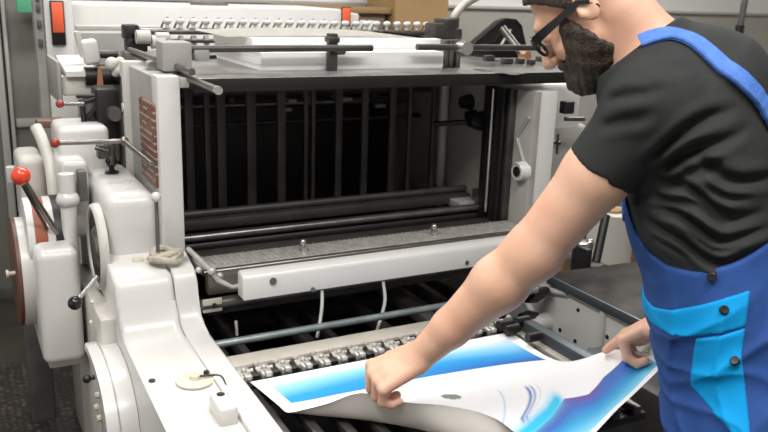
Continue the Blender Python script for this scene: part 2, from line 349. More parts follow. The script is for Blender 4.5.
for (x1, y1, x2, y2, rr) in ((80, 103, 100, 97, .008), (82, 103, 84, 122, .008), (84, 122, 100, 104, .009), (100, 97, 100, 122, .007), (76, 96, 98, 96, .006), (88, 122, 96, 118, .01)):
    a_tube(bm, [at(x1, y1, Y=2.44), at(x2, y2, Y=2.43)], rr, 10)
fin('linkage', bm, 'black', Pp)
a = at(84, 104, Y=2.4); b = at(60, 104, Y=2.4); lever('red_tipped_lever', a, b, .006, .0115, 'steel', 'reddk')
tube('hanging_rod', [at(122, 76, Y=2.36), at(125, 167, Y=2.36)], .006, 'steeld', Pp)
q = at(112, 66, Y=2.5)
bm = bmesh.new()
for px, py, rr in ((112, 64, .02), (118, 70, .018), (126, 74, .016), (134, 73, .014), (120, 62, .015), (116, 73, .012)): a_ball(bm, at(px, py, Y=2.46), rr)
a_tube(bm, [at(112, 64, Y=2.46), at(137, 75, Y=2.44)], .010)
fin('worn_bracket', bm, 'white2', Pp)
bm = bmesh.new(); q = at(133, 107, Y=2.35); a_lathe(bm, [(-.03, .012), (.02, .012)], q, 'X', 18); a_ball(bm, q, .016); fin('pin_boss', bm, 'white', Pp)
# long lever rod with red ball, joint and diagonal rod
j = at(124, 141, Y=2.20); e = at(55, 143, Y=2.2); L_ = tube('reach_rod', [j, e], .0065, 'steel', Pp); ball('red_ball', e, .0125, 'reddk', L_)
e2 = at(152, 164, Y=2.02); tube('tie_rod', [j, e2], .0065, 'steel', Pp); ball('rod_joint', j, .012, 'steel', Pp)
bm = bmesh.new(); q = at(112, 173, Z=1.046)
a_lathe(bm, [(0, .019), (.004, .019), (.008, .008), (.016, .007), (.02, .012), (.034, .017), (.046, .014), (.052, .006)], q, 'Z', 24); fin('star_knob', bm, 'blackg', Pp)
bm = bmesh.new()
for (x1, y1, x2, y2) in ((113, 145, 112, 165), (117, 140, 118, 160), (95, 148, 108, 152)): a_tube(bm, [at(x1, y1, Y=2.24), at(x2, y2, Y=2.23)], .005, 8)
a_box(bm, *(lambda q: (q[0] - .02, q[0] + .02, 2.26, 2.30, q[2] - .02, q[2] + .02))(at(106, 152, Y=2.26)), .004)
fin('small_linkage', bm, 'steeld', Pp)
for px, py in ((127, 181), (131, 189)): lathe('blank_plug', [(0, .012), (.002, .011)], at(px, py, Z=1.045), 'Z', 'white2', Pp, 20)
# white knob rod
a = at(158, 252, Y=1.93); b = at(156, 197, Y=1.93); lever('throttle_rod', a, b, .0045, .0125, 'steel', 'white', 'thin steel rod with white ball')
# ---- feed board, rods, clamps
bx0, bx1, by0, by1 = .535, 1.735, 2.0, 2.90
fb = box('feed_board', bx0, bx1, by0, by1, 1.297, 1.327, 'table', Pp, .003)
box('edge_strip', bx0 - .002, bx1 + .002, by0 - .006, by0 - .001, 1.293, 1.3265, 'tabledge', fb, .001)
bm = bmesh.new()
for i in range(9):
    q = at(480 + i * 5 + random.uniform(-2, 2), 70 + i * .5 + random.uniform(-1, 1), Z=1.3276); a_lathe(bm, [(0, .016 + .008 * random.random()), (.0006, .012)], q, 'Z', 9)
fin('oil_stain', bm, 'greyd', fb)
zf = 1.345
fr = tube('front_rod', [at(188, 49, Y=2.12), at(372, 48, Y=2.12)], .0095, 'steeld', Pp)
tube('front_rod', [at(417, 47, Y=2.12), at(560, 48, Y=2.12)], .0095, 'steeld', Pp)
q = at(332, 50, Y=2.14)
bm = bmesh.new(); a_box(bm, q[0] - .012, q[0] + .014, 2.13, 2.155, 1.327, 1.43, .003); a_box(bm, q[0] - .016, q[0] + .018, 2.125, 2.16, 1.405, 1.42, .003); fin('sheet_stop', bm, 'steeld', Pp)
lathe('thumb_screw', [(-.03, .008), (-.02, .014), (0, .014)], (q[0] + .03, 2.125, q[2] + .002), 'X', 'steeld', Pp, 18)
q = at(201, 54, Y=2.12); box('slide_clamp', q[0] - .02, q[0] + .02, 2.11, 2.14, q[2] - .018, q[2] + .012, 'grey', Pp, .003)
tube('short_rod', [at(188, 57, Y=2.14), at(216, 57, Y=2.14)], .006, 'steeld', Pp)
# left clamp block and the two rods running to the front
q0 = at(163, 72, Y=2.06); q1 = at(192, 42, Y=2.06)
box('clamp_block', q0[0], q1[0], 2.06, 2.13, q0[2], q1[2], 'grey', Pp, .006)
ra = at(192, 72, Y=1.95); rb_ = at(130, 50, Y=2.50); tube('guide_rod', [rb_, ra], .009, 'steel', Pp)
ra = at(217, 90, Y=1.82); rb_ = at(132, 56, Y=2.50); gr = tube('guide_rod', [rb_, ra], .009, 'steel', Pp); lathe('rod_tip', [(-.012, .010), (0, .010)], ra, 'Y', 'steell', gr, 18)
q = at(175, 82, Y=2.03); box('post_cap', q[0] - .05, q[0] + .028, 2.0, 2.07, q[2] - .012, q[2] + .012, 'white2', Pp, .004)
q = at(151, 66, Y=2.2); lathe('collar', [(-.02, .014), (.02, .014)], q, 'Y', 'steell', Pp, 18)
# far-left dark brackets at rod heads
bm = bmesh.new()
for px, py, s in ((131, 32, .022), (136, 38, .02), (133, 45, .02), (148, 40, .018), (142, 47, .014)):
    q = at(px, py, Y=2.62); a_box(bm, q[0] - s, q[0] + s, 2.6, 2.66, q[2] - s, q[2] + s, .005)
fin('end_bracket', bm, 'black', Pp)
bm = bmesh.new()
for px, py, s in ((143, 37, .02), (158, 42, .02), (162, 37, .014)):
    q = at(px, py, Y=2.55); a_lathe(bm, [(-.02, s), (.02, s)], q, 'X', 18)
fin('end_roller', bm, 'white2', Pp)
# long bar from tower
q0 = at(76, 27, Y=3.0); q1 = at(131, 27, Y=3.0); box('cross_bar', q0[0], q1[0] + .1, 3.0, 3.03, q0[2] - .012, q0[2] + .006, 'white2', Pp, .003)
q0 = at(80, 45, Y=2.9); q1 = at(130, 33, Y=2.9); box('rear_side_plate', q0[0], q1[0], 2.9, 2.93, .6, q1[2], 'grey', Pp, .003)
# coupling row
xs = np.arange(.715, 1.87, .0465)
zr = 1.398
rodx('roller_shaft', .62, 1.9, 3.0, 1.385, .012, 'steel', Pp); rodx('roller_shaft', .62, 1.9, 2.99, 1.352, .008, 'steeld', Pp)
bm = bmesh.new(); a_tube(bm, [(0, 0, -.012), (0, 0, .010)], .007, 10); a_ball(bm, (0, 0, .022), .0155, (1, 1, .8), 16)
k0 = fin('feed_wheel', bm, 'white', Pp); bm = bmesh.new(); a_lathe(bm, [(-.008, .017), (.008, .017)], (.0, 0, -.045), 'X', 14); w0 = fin('pressure_wheel', bm, 'steel', Pp)
bm = bmesh.new(); a_tube(bm, [(-.024, 0, -.005), (-.008, 0, .03), (.004, -.005, .035)], .0035, 8); w1 = fin('spring_clip', bm, 'steeld', Pp)
for i, x in enumerate(xs):
    for pr in (k0, w0, w1):
        o = pr if i == 0 else pr.copy()
        if i: COL.objects.link(o)
        o.matrix_world = Matrix.Translation((x, 3.0, zr))
# right end bracket and hose
bm = bmesh.new()
for px, py, sx, sz in ((443, 33, .045, .035), (449, 22, .03, .012), (440, 42, .03, .02), (455, 34, .02, .02), (443, 48, .02, .02)):
    q = at(px, py, Y=2.6); a_box(bm, q[0] - sx, q[0] + sx, 2.58, 2.66, q[2] - sz, q[2] + sz, .006)
fin('end_block', bm, 'steeld', Pp)
bm = bmesh.new()
for px in (443, 448, 455): q = at(px, 60, Y=2.2); a_box(bm, q[0] - .008, q[0] + .008, 2.18, 2.21, 1.327, 1.41, .002)
q = at(448, 60, Y=2.2); a_box(bm, q[0] - .02, q[0] + .016, 2.20, 2.23, 1.327, 1.39, .002); fin('side_stop', bm, 'steel', Pp)
q = at(464, 48, Y=2.11); lathe('round_clamp', [(-.02, .02), (.02, .02)], q, 'Y', 'steell', Pp, 24)
tube('air_hose', [at(453, 24, Y=2.75), at(456, 14, Y=2.75), at(464, 5, Y=2.78), at(478, -4, Y=2.8), at(500, -16, Y=2.85), at(530, -10, Y=3.1), at(545, 30, Y=3.1)], .016, 'beige', Pp, 14, 6)
lathe('hose_nut', [(-.02, .02), (.02, .02)], at(454, 23, Y=2.74), 'Z', 'steeld', Pp, 8)
q = [at(*p, Y=2.60) for p in ((456, 58), (500, 21), (507, 18), (517, 19), (523, 26), (525, 44), (530, 58))]
br = prism('side_bracket', [(p[0], p[2]) for p in q], 2.60, 2.64, 'blackg', Pp, .005, 'XZ')
tube('bracket_arm', [at(502, 28, Y=2.5), at(523, 55, Y=2.42)], .014, 'steel', br); lathe('arm_pin', [(-.03, .016), (.01, .016)], at(523, 55, Y=2.42), 'Y', 'copper', br, 20)
tube('brace', [at(511, 30, Y=2.57), at(501, 46, Y=2.57)], .007, 'steel', br)
bm = bmesh.new()
for px, py, s in ((489, 57, .018), (507, 60, .02), (520, 60, .014), (531, 61, .012), (540, 58, .012)): q = at(px, py, Z=1.34); box('small_fitting', q[0] - s, q[0] + s, q[1] - .012, q[1] + .012, 1.327, 1.346, 'steeld', Pp, .004)
# ---- right frame
rf = prism('right_frame', [(1.985, .35), (1.985, 1.268), (2.95, 1.268), (2.95, .35)], 1.572, 1.60, 'casting', Pp, .004)
box('front_post', 1.588, 1.668, 1.99, 2.06, .30, 1.27, 'white', Pp, .006)
tube('rib', [(1.571, 2.0, 1.19), (1.571, 2.055, 1.12)], .007, 'casting', rf); tube('rib', [(1.571, 2.055, 1.12), (1.571, 2.0, 1.03)], .007, 'casting', rf)
q = at(522, 171, X=1.567); bs = lathe('boss', [(-.018, .030), (-.022, .026), (.01, .034)], q, 'X', 'white', rf, 28); lathe('bore', [(-.024, .016), (-.02, .016)], q, 'X', 'black', bs, 20)
box('chain_track', 1.545, 1.571, 2.068, 2.085, .80, 1.268, 'steeld', Pp, .003)
box('chain_track', 1.535, 1.571, 2.092, 2.125, .80, 1.268, 'black', Pp, .003)
box('chain_track', 1.545, 1.571, 2.135, 2.15, .80, 1.268, 'steeld', Pp, .003)
box('chain_track', 1.53, 1.571, 2.158, 2.19, .80, 1.268, 'black', Pp, .003)
tube('guide_tube', [(1.53, 2.14, 1.262), (1.53, 2.14, .86)], .005, 'steell', Pp)
tube('round_column', [(1.55, 2.46, .80), (1.55, 2.46, 1.268)], .016, 'white', Pp)
box('column_foot', 1.48, 1.57, 2.22, 2.50, .85, .875, 'grey', Pp, .004)
q = at(482, 121, X=1.567); lathe('bearing', [(-.05, .018), (-.02, .03), (.01, .036)], q, 'X', 'black', Pp, 24)
tube('stay_rod', [at(434, 124, Y=2.35), q], .009, 'black', Pp)
lathe('bearing', [(-.03, .02), (.005, .028)], at(469, 102, X=1.567), 'X', 'black', Pp, 24)
lathe('bearing', [(-.03, .014), (.005, .018)], at(474, 115, X=1.567), 'X', 'black', Pp, 24)
box('wall_fitting', *(lambda q: (1.54, 1.573, q[1] - .03, q[1] + .03, q[2] - .035, q[2] + .03))(at(481, 198, X=1.56)), 'steel', Pp, .006)
# ---- interior of the delivery bay
box('back_plate', .50, 1.572, 2.90, 2.93, .35, 1.27, 'black', Pp, .002)
box('bay_floor', .50, 1.572, 1.75, 2.92, .33, .36, 'black', Pp, .002)
box('inner_liner', .503, .512, 2.06, 2.92, .35, 1.268, 'black', Pp, 0)
for x, w in ((.613, .024), (.667, .016), (.709, .026), (.802, .028), (.899, .026), (.98, .012), (1.005, .012), (1.093, .022), (1.186, .022), (1.287, .022), (1.352, .012), (1.446, .016)):
    box('guide_bar', x - w / 2, x + w / 2, 2.35, 2.365, .885, 1.268, 'bar', Pp, .001)
for z, y, r, m in ((1.155, 2.72, .012, 'steel'), (1.10, 2.66, .008, 'steeld'), (1.215, 2.6, .02, 'bar')): rodx('cross_shaft', .512, 1.571, y, z, r, m, Pp)
bm = bmesh.new()
for i in range(14):
    x = random.uniform(.55, 1.44); z = random.choice((1.14, 1.17, 1.23, 1.25)); s = random.uniform(.01, .022); a_box(bm, x - s, x + s, 2.66, 2.69, z - .006, z + .006, .002)
fin('highlight_bracket', bm, 'grip', Pp)  # paler steel puts highlights into the dark bay by colour
for i in range(22):
    x = random.uniform(.55, 1.44); z = random.uniform(1.17, 1.26); s = random.uniform(.01, .03); box('chain_link', x - s, x + s, 2.70, 2.75, z - .012, z + .012, 'greyd', Pp, .003)
box('lower_beam', .512, 1.565, 2.28, 2.38, .855, .885, 'bar', Pp, .004)
rodx('roller', .512, 1.565, 2.32, .895, .012, 'bar', Pp)
rodx('roller', .512, 1.565, 2.19, .862, .0125, 'steel', Pp)
rodx('roller', .512, 1.565, 2.21, .83, .025, 'black', Pp)
box('dark_beam', .512, 1.565, 2.08, 2.16, .80, .835, 'bar', Pp, .004)
# ribbed suction board
bm = bmesh.new(); a_box(bm, .53, 1.56, 1.955, 2.055, .835, .850, .002)
for i in range(63):
    x = .54 + i * .016; a_box(bm, x, x + .004, 1.96, 2.05, .850, .8525, 0)
fin('ribbed_board', bm, 'grip', Pp)
bm = bmesh.new(); a_tube(bm, [(.53, 1.94, .845), (1.565, 1.94, .845)], .009, 12); fin('board_rod', bm, 'steel', Pp)
box('board_rail', .53, 1.565, 1.895, 1.925, .80, .852, 'railbrown', Pp, .003)
for px, py in ((303, 245), (434, 230)):
    q = at(px, py, Y=2.0); bm = bmesh.new(); a_box(bm, q[0] - .008, q[0] + .008, 1.99, 2.01, .85, .872, .003); a_ball(bm, (q[0], 2.0, .876), .009); fin('wing_nut', bm, 'steell', Pp)
for px, py in ((280, 263), (330, 257), (350, 255), (376, 250), (398, 248)):
    q = at(px, py, Y=1.893); box('rail_slot', q[0] - .026, q[0] + .026, 1.888, 1.897, .834, .847, 'grip', Pp, .003)
# guard bar in front
gx0, gx1 = .588, 1.50
gp = [(1.80, .812), (1.797, .862), (1.803, .874), (1.815, .879), (1.835, .879), (1.842, .872), (1.842, .812)]
gd = prism('guard_bar', gp, gx0, gx1, 'white', Pp, .005, seg=3)
lathe('screw', [(-.003, .009), (.002, .009)], at(273, 281, Y=1.797), 'Y', 'greyd', gd, 20)
for px, py in ((313, 291), (467, 264)): lathe('screw', [(-.002, .006), (.002, .006)], at(px, py - 1.5, Y=1.798), 'Y', 'steel', gd, 14)
tube('guard_arm', [at(188, 249, Y=1.96), at(212, 271, Y=1.86), at(218, 280, Y=1.86), at(232, 287, Y=1.85), at(240, 286, Y=1.84)], [.007, .007, .007, .006, .008], 'grip', Pp)
for px, py, yy, rr in ((212, 271, 1.86, .011), (220, 276, 1.9, .010), (199, 270, 1.9, .009)): ball('pivot_joint', at(px, py, Y=yy), rr, 'grip', Pp)
box('bracket_plate', .502, .55, 1.845, 1.85, .775, .81, 'beige', Pp, .002)
lathe('bracket_bolt', [(-.004, .006), (0, .006)], (.53, 1.845, .793), 'Y', 'black', Pp, 10)
rodx('lower_tube', .502, 1.5, 1.86, .79, .016, 'steeld', Pp)
box('lower_angle', .52, 1.5, 1.875, 1.88, .755, .80, 'bar', Pp, .002)
# thin cables
tube('air_tube', [at(322, 290, Y=1.81), at(322, 305, Y=1.80), at(320, 322, Y=1.79), at(317, 338, Y=1.77)], .0045, 'cable', Pp, 10, 6)
tube('air_tube', [at(383, 281, Y=1.81), at(385, 300, Y=1.80), at(381, 318, Y=1.79), at(377, 331, Y=1.77)], .0045, 'cable', Pp, 10, 6)
tube('pin', [at(237, 335, Y=1.76), at(236, 321, Y=1.76)], .004, 'steell', Pp, 10)
# rod and gripper bar
rodx('tie_bar', .502, 1.45, 1.75, .732, .0095, 'bluebar', Pp)
gb = box('gripper_bar', .505, 1.24, 1.64, 1.70, .70, .722, 'beige', Pp, .003)
L(gb, 'beige steel strip behind the row of grippers')
bm = bmesh.new()
a_box(bm, -.014, .012, -.035, .02, 0, .016, .003); a_box(bm, -.008, .006, -.045, -.02, .010, .022, .003); a_tube(bm, [(-.02, 0, .012), (.02, 0, .012)], .006, 10); a_ball(bm, (-.002, -.008, .019), .006)
g0 = fin('gripper_finger', bm, 'grip', Pp)
bm = bmesh.new(); a_box(bm, -.009, .009, -.03, .012, -.002, .012, .001); a_lathe(bm, [(-.006, .008), (.006, .008)], (0, .004, .010), 'X', 12); g1 = fin('gripper_pad', bm, 'black', Pp)
bm = bmesh.new(); a_box(bm, -.006, .006, -.02, .02, 0, .012, .002); a_ball(bm, (0, .01, .015), .007); g2 = fin('gripper_spring', bm, 'beige', Pp)
i = 0
for x in np.arange(.53, 1.24, .047):
    for pr, dx, dz in ((g0, 0, .702), (g1, .022, .702), (g2, .033, .706)):
        o = pr if i == 0 else pr.copy()
        if i: COL.objects.link(o)
        o.matrix_world = Matrix.Translation((x + dx, 1.625 + random.uniform(-.004, .004), dz)) @ Matrix.Rotation(random.uniform(-.1, .1), 4, 'Z')
    i += 1
box('gripper_base', .505, 1.24, 1.585, 1.645, .692, .702, 'steel', Pp, .002)
# dark rails running back below
for x, w, z, m in ((.545, .035, .66, 'steeld'), (.60, .02, .67, 'bar'), (.78, .03, .66, 'steeld'), (.86, .02, .65, 'bar'), (1.02, .03, .65, 'bar'), (1.16, .045, .66, 'greyd'), (1.25, .02, .66, 'steeld'), (1.36, .02, .64, 'bar')):
    box('slide_rail', x - w / 2, x + w / 2, 1.74, 2.5, z - .03, z, m, Pp, .002)
bm = bmesh.new()
for x in (.60, .83, .93, 1.07): a_box(bm, x, x + .06, 1.70, 1.76, .655, .69, .004); a_box(bm, x + .012, x + .05, 1.71, 1.75, .69, .70, .002)
fin('sensor_block', bm, 'steeld', Pp)
# delivery deck slats (run towards the front)
for i in range(13):
    x = .525 + i * .0615; box('deck_slat', x, x + .021, 1.16, 1.585, .672, .690, 'steel', Pp, .002)
box('deck_bearer', .505, 1.30, 1.16, 1.19, .655, .672, 'bar', Pp, .002); box('deck_bearer', .505, 1.30, 1.50, 1.53, .655, .672, 'bar', Pp, .002)
box('inner_side', .502, .508, 1.16, 2.06, .30, .72, 'steeld', Pp, 0)
box('deck_pan', .505, 1.33, 1.16, 1.75, .40, .41, 'black', Pp, 0)
# right-hand rails of the delivery
def bar2(name, pa, pb, w, h, m):
    pa, pb = Vector(pa), Vector(pb); dd = pb - pa; ang = math.atan2(dd.x, dd.y)
    bm = bmesh.new(); a_box(bm, -w / 2, w / 2, 0, dd.length, -h, 0, .002, Matrix.Translation(pa) @ Matrix.Rotation(-ang, 4, 'Z')); return fin(name, bm, m, Pp)
q0 = at(592, 357, Z=.735); q1 = at(521, 316, Z=.735); bar2('side_jogger', (q0[0], q0[1] - .08, .735), q1, .030, .04, 'slate')
bar2('side_guide', (1.262, 1.25, .706), (1.262, 1.60, .706), .030, .012, 'beige'); bar2('side_guide', (1.285, 1.25, .716), (1.285, 1.62, .716), .006, .02, 'steel')
bm = bmesh.new()
for px, py, rr in ((505, 325, .014), (512, 329, .012), (534, 337, .012), (522, 321, .013)): lathe('jogger_roller', [(-.02, rr), (.02, rr)], at(px, py, Z=.73), 'X', 'black', Pp, 16)
# right side frame lower (behind the sheet) with ribs, holes and black shelf
lf = prism('delivery_side_frame', [(1.08, .30), (1.08, .70), (1.12, .742), (1.985, .742), (1.985, .30)], 1.525, 1.56, 'white', Pp, .004)
for (a1, b1, a2, b2) in ((1.70, .73, 1.86, .69), (1.55, .742, 1.55, .42), (1.36, .742, 1.50, .48), (1.95, .69, 1.70, .5)): tube('rib', [(1.524, a1, b1), (1.524, a2, b2)], .012, 'white', lf)
for px, py in ((578, 310), (601, 322), (607, 337), (575, 341), (560, 330), (590, 350)): lathe('bolt_hole', [(-.001, .006), (.003, .006)], at(px, py, X=1.524), 'X', 'black', lf, 12)
bm = bmesh.new(); a_lathe(bm, [(-.06, .022), (.01, .03)], at(546, 322, X=1.52), 'X', 22); fin('shaft_boss', bm, 'white2', Pp)
bm = bmesh.new()
for px, py, rr in ((535, 318, .022), (540, 294, .02), (545, 291, .016)): lathe('adjuster_knob', [(-.05, rr), (-.02, rr * 1.2), (.01, rr * .7)], at(px, py, X=1.49), 'X', 'black', Pp, 20)
sh = prism('delivery_shelf', [(1.515, 1.30), (1.515, 1.775), (1.53, 1.79), (1.95, 1.765), (1.95, 1.30)], .744, .762, 'blackg', Pp, .003, 'XY')
L(sh, 'glossy black shelf plate')
sm = mat('shelf_lacquer', (.020, .018, .017), .42, noise=.6, nscale=9, tint=(.07, .062, .055), spec=.08); sh.data.materials[0] = sm
box('shelf_edge', 1.508, 1.516, 1.30, 1.78, .735, .761, 'slate', sh, .001)
box('lower_guard', 1.40, 1.522, 1.12, 1.50, .18, .66, 'greyd', Pp, .01)
box('front_foot', 1.42, 1.50, 1.10, 1.16, .0, .64, 'black', Pp, .01)
box('outer_frame', 1.90, 1.95, 1.32, 1.75, .0, .744, 'white2', Pp, .01)
box('right_base', 1.525, 1.95, 1.99, 2.95, 0, .30, 'grey', Pp, .01)
box('base_block', .31, 1.56, 2.0, 2.95, 0, .33, 'grey', Pp, .01)
# outer right mechanisms seen between arm and body
ob = box('outer_cover', 1.73, 1.98, 2.14, 2.6, .62, 1.13, 'casting', Pp, .05, seg=5)
box('post_gap', 1.578, 1.587, 1.992, 2.0, .30, 1.268, 'black', Pp, .001)
box('upper_cover', 1.74, 1.92, 2.16, 2.55, 1.10, 1.27, 'white', Pp, .02, seg=4)
q = at(566, 107, Y=2.05); box('black_cap', q[0] - .02, q[0] + .02, 2.03, 2.06, q[2] - .02, q[2] + .02, 'black', Pp, .004)
bm = bmesh.new(); a_tube(bm, [at(552, 142, Y=2.03), at(560, 143, Y=2.03)], .006, 8); a_tube(bm, [at(558, 134, Y=2.03), at(557, 154, Y=2.03)], .004, 8); fin('cross_handle', bm, 'steeld', Pp)
tube('side_rod', [at(565, 119, Y=2.04), at(584, 119, Y=2.04)], .007, 'steel', Pp)
tube('leaning_arm', [at(606, 215, Y=1.90), at(596, 262, Y=1.86)], .014, 'black', Pp)
bm = bmesh.new(); q = at(584, 255, Y=1.92); a_box(bm, q[0] - .04, q[0] + .05, 1.86, 1.93, q[2] - .05, q[2] - .02, .004); a_box(bm, q[0] - .045, q[0] - .02, 1.86, 1.93, q[2] - .05, q[2] + .04, .004); fin('dark_clamp', bm, 'black', Pp)
bm = bmesh.new(); q = at(583, 246, Y=1.94); a_box(bm, q[0] - .03, q[0] + .03, 1.92, 1.97, q[2] - .012, q[2] + .014, .006); a_ball(bm, at(590, 243, Y=1.93), .014); fin('steel_fitting', bm, 'steell', Pp)
# ---- tower with switch and feeder hood
tw = box('switch_tower', .352, .452, 3.40, 3.75, .0, 1.78, 'white', Pp, .006); 
q = at(58, 23, Y=3.395)
sw = box('switch_plate', q[0] - .026, q[0] + .024, 3.385, 3.40, q[2] - .082, q[2] + .082, 'black', tw, .003)
o = box('orange_face', q[0] - .021, q[0] + .019, 3.380, 3.386, q[2] - .035, q[2] + .076, 'orange', sw, .002)
box('side_strip', .318, .350, 3.42, 3.5, .6, 1.78, 'grey', tw, .003)
bm = bmesh.new()
for z in (1.37, 1.43, 1.47, 1.30): box('connector', .325, .34, 3.405, 3.42, z, z + .03, 'greyd', tw, .002)
fh = box('feeder_hood', .455, 1.63, 3.50, 4.05, .25, 1.462, 'white', Pp, .01)
he = box('hood_end', 1.632, 1.70, 3.46, 4.0, .25, 1.445, 'white2', Pp, .008)
q = at(346, 16, Y=3.455); o = box('orange_tag', q[0] - .018, q[0] + .02, 3.45, 3.46, q[2] - .04, q[2] + .035, 'orange', he, .002)
box('black_border', q[0] - .022, q[0] + .024, 3.455, 3.462, q[2] - .046, q[2] + .040, 'black', he, .002)
q = at(213, 2, Y=3.6); lathe('hood_boss', [(0, .085), (.012, .08), (.018, .05)], (q[0], 3.66, 1.46), 'Z', 'greyd', fh, 30)
q = at(360, 20, Y=3.9); bm = bmesh.new(); a_box(bm, q[0] - .02, q[0] + .05, 3.8, 3.9, 1.2, q[2] + .0, .01); fin('rear_fitting', bm, 'white', Pp)
box('red_fitting', *(lambda q: (q[0] - .02, q[0] + .03, 3.75, 3.8, q[2] - .012, q[2] + .014))(at(355, 19, Y=3.75)), 'reddk', Pp, .005)
box('feeder_body', .50, 1.75, 2.96, 3.46, .0, 1.30, 'grey', Pp, .01)
# ================================================================== PAPER STACKS, RAG
st = [(.84, 1.50, 2.42, 2.60, 1.301, 1.345)]
def stack(name, x0, x1, y0, y1, z0, z1, lab, m='paper'):
    bm = bmesh.new(); n = 14
    for i in range(n):
        za = z0 + (z1 - z0) * i / n; zb = z0 + (z1 - z0) * (i + 1) / n; j = random.uniform(-.0012, .0012)
        a_box(bm, x0 + j, x1 + j, y0 + random.uniform(-.0008, .0008), y1, za, zb - .0002, 0)
    return tag(fin(name, bm, m, None, False), lab, 'paper stack', 'paper stacks on the feed board')
stack('paper_stack', .767, 1.352, 2.165, 2.60, 1.3275, 1.376, 'lower white paper stack lying directly on the feed board')
stack('paper_stack', .775, 1.40, 2.26, 2.64, 1.3765, 1.408, 'upper white paper stack resting on the lower stack')
# top curled tinted sheets
bm = bmesh.new(); nx, ny = 24, 10; g = []
for i in range(nx + 1):
    row = []
    for j in range(ny + 1):
        u, v = i / nx, j / ny; x = .715 + .68 * u; y = 2.30 + .34 * v; z = 1.4090 + .010 * math.sin(math.pi * min(1, u * 1.1)) ** .7 * (.4 + .6 * v) - .010 * (1 - u) ** 3 * 0
        row.append(bm.verts.new((x, y, z)))
    g.append(row)
for i in range(nx):
    for j in range(ny): bm.faces.new((g[i][j], g[i + 1][j], g[i + 1][j + 1], g[i][j + 1]))
r_ = bmesh.ops.solidify(bm, geom=bm.faces[:], thickness=-.0008)
tag(fin('cover_sheet', bm, 'paperpink'), 'slightly arched greyish cover sheet on top of the paper stacks', 'sheet of paper')
# rag ring
q = at(166, 256, Z=.900); bm = bmesh.new()
for k in range(3):
    pts = [q + np.array([(.036 - .004 * k) * math.cos(t) * (1 + .10 * math.sin(3 * t + k)), (.034 - .004 * k) * math.sin(t) * (1 + .08 * math.cos(2 * t + k)), -.003 + .006 * k + .005 * math.sin(2 * t + 2 * k)]) for t in np.linspace(0, 2 * math.pi, 30, endpoint=False)]
    a_tube(bm, pts, .0085, 8, True)
tag(fin('twisted_rag', bm, 'rag'), 'small beige twisted cotton rag ring lying on the white side casting', 'rag')

# ================================================================== THE PRINTED SHEET
Rn = lambda lst: [at(px, py, Z=z) for px, py, z in lst]
def lerp_row(a, b, n, z): return [(a[0] + (b[0] - a[0]) * i / n, a[1] + (b[1] - a[1]) * i / n, z) for i in range(n + 1)]
rows = [
 Rn(lerp_row((250, 382), (510, 332), 8, .712)),
 Rn([(266, 395, .712), (299, 388, .711), (334, 381, .711), (372, 374, .711), (412, 368, .711), (452, 364, .711), (492, 362, .711), (530, 361, .712), (560, 361, .716)]),
 Rn([(278, 405, .711), (314, 402, .709), (350, 399, .708), (396, 397, .708), (446, 395, .709), (492, 396, .711), (536, 390, .714), (578, 375, .730), (612, 350, .765)]),
 Rn([(286, 412, .710), (322, 416, .704), (364, 420, .700), (412, 428, .699), (462, 440, .699), (508, 446, .702), (560, 424, .712), (610, 392, .740), (646, 353, .782)]),
 Rn([(294, 412, .716), (326, 404, .740), (362, 393, .768), (404, 402, .772), (448, 406, .768), (494, 418, .760), (560, 456, .735), (622, 405, .755), (667, 362, .795)]),
]
G = np.array(rows)                                   # 5 x 9 x 3
def cr(Pts, N):                                      # Catmull-Rom along axis 0
    n = Pts.shape[0]; out = []
    E_ = np.concatenate([[2 * Pts[0] - Pts[1]], Pts, [2 * Pts[-1] - Pts[-2]]])
    for s in np.linspace(0, n - 1, N):
        i = min(int(s), n - 2); t = s - i; a, b, c, d = E_[i], E_[i + 1], E_[i + 2], E_[i + 3]
        out.append(.5 * (2 * b + (c - a) * t + (2 * a - 5 * b + 4 * c - d) * t * t + (3 * b - a - 3 * c + d) * t ** 3))
    return np.array(out)
NV, NU = 220, 340
S = cr(G, NV); S = np.swapaxes(cr(np.swapaxes(S, 0, 1), NU), 0, 1)     # NV x NU x 3
def sm(a, b, x): t = np.clip((x - a) / (b - a), 0, 1); return t * t * (3 - 2 * t)
v, u = np.meshgrid(np.linspace(0, 1, NV), np.linspace(0, 1, NU), indexing='ij')
colr = np.ones((NV, NU, 3)) * np.array([.86, .86, .86])
def over(mask, c): global colr; colr = colr * (1 - mask[..., None]) + c * mask[..., None]
# upper gradient field
e = .004
top = .035; bot = .50 - .28 * u ** .9
t = np.clip((v - top) / (bot - top), 0, 1)
A = np.array([.86, .86, .86]); B = np.array([.26, .60, .82]); C1 = np.array([.01, .31, .70]); D = np.array([.0, .11, .45])
tt = np.clip(t * (1.02 + .25 * u) , 0, 1.2)
g = np.where((tt < .4)[..., None], A + (B - A) * (tt / .4)[..., None], np.where((tt < .8)[..., None], B + (C1 - B) * ((tt - .4) / .4)[..., None], C1 + (D - C1) * (np.clip((tt - .8) / .4, 0, 1) * (.25 + .9 * u))[..., None]))
over(sm(.045, .045 + e, u) * (1 - sm(.955, .955 + e, u)) * sm(top, top + e, v) * (1 - sm(bot, bot + e, v)), g)
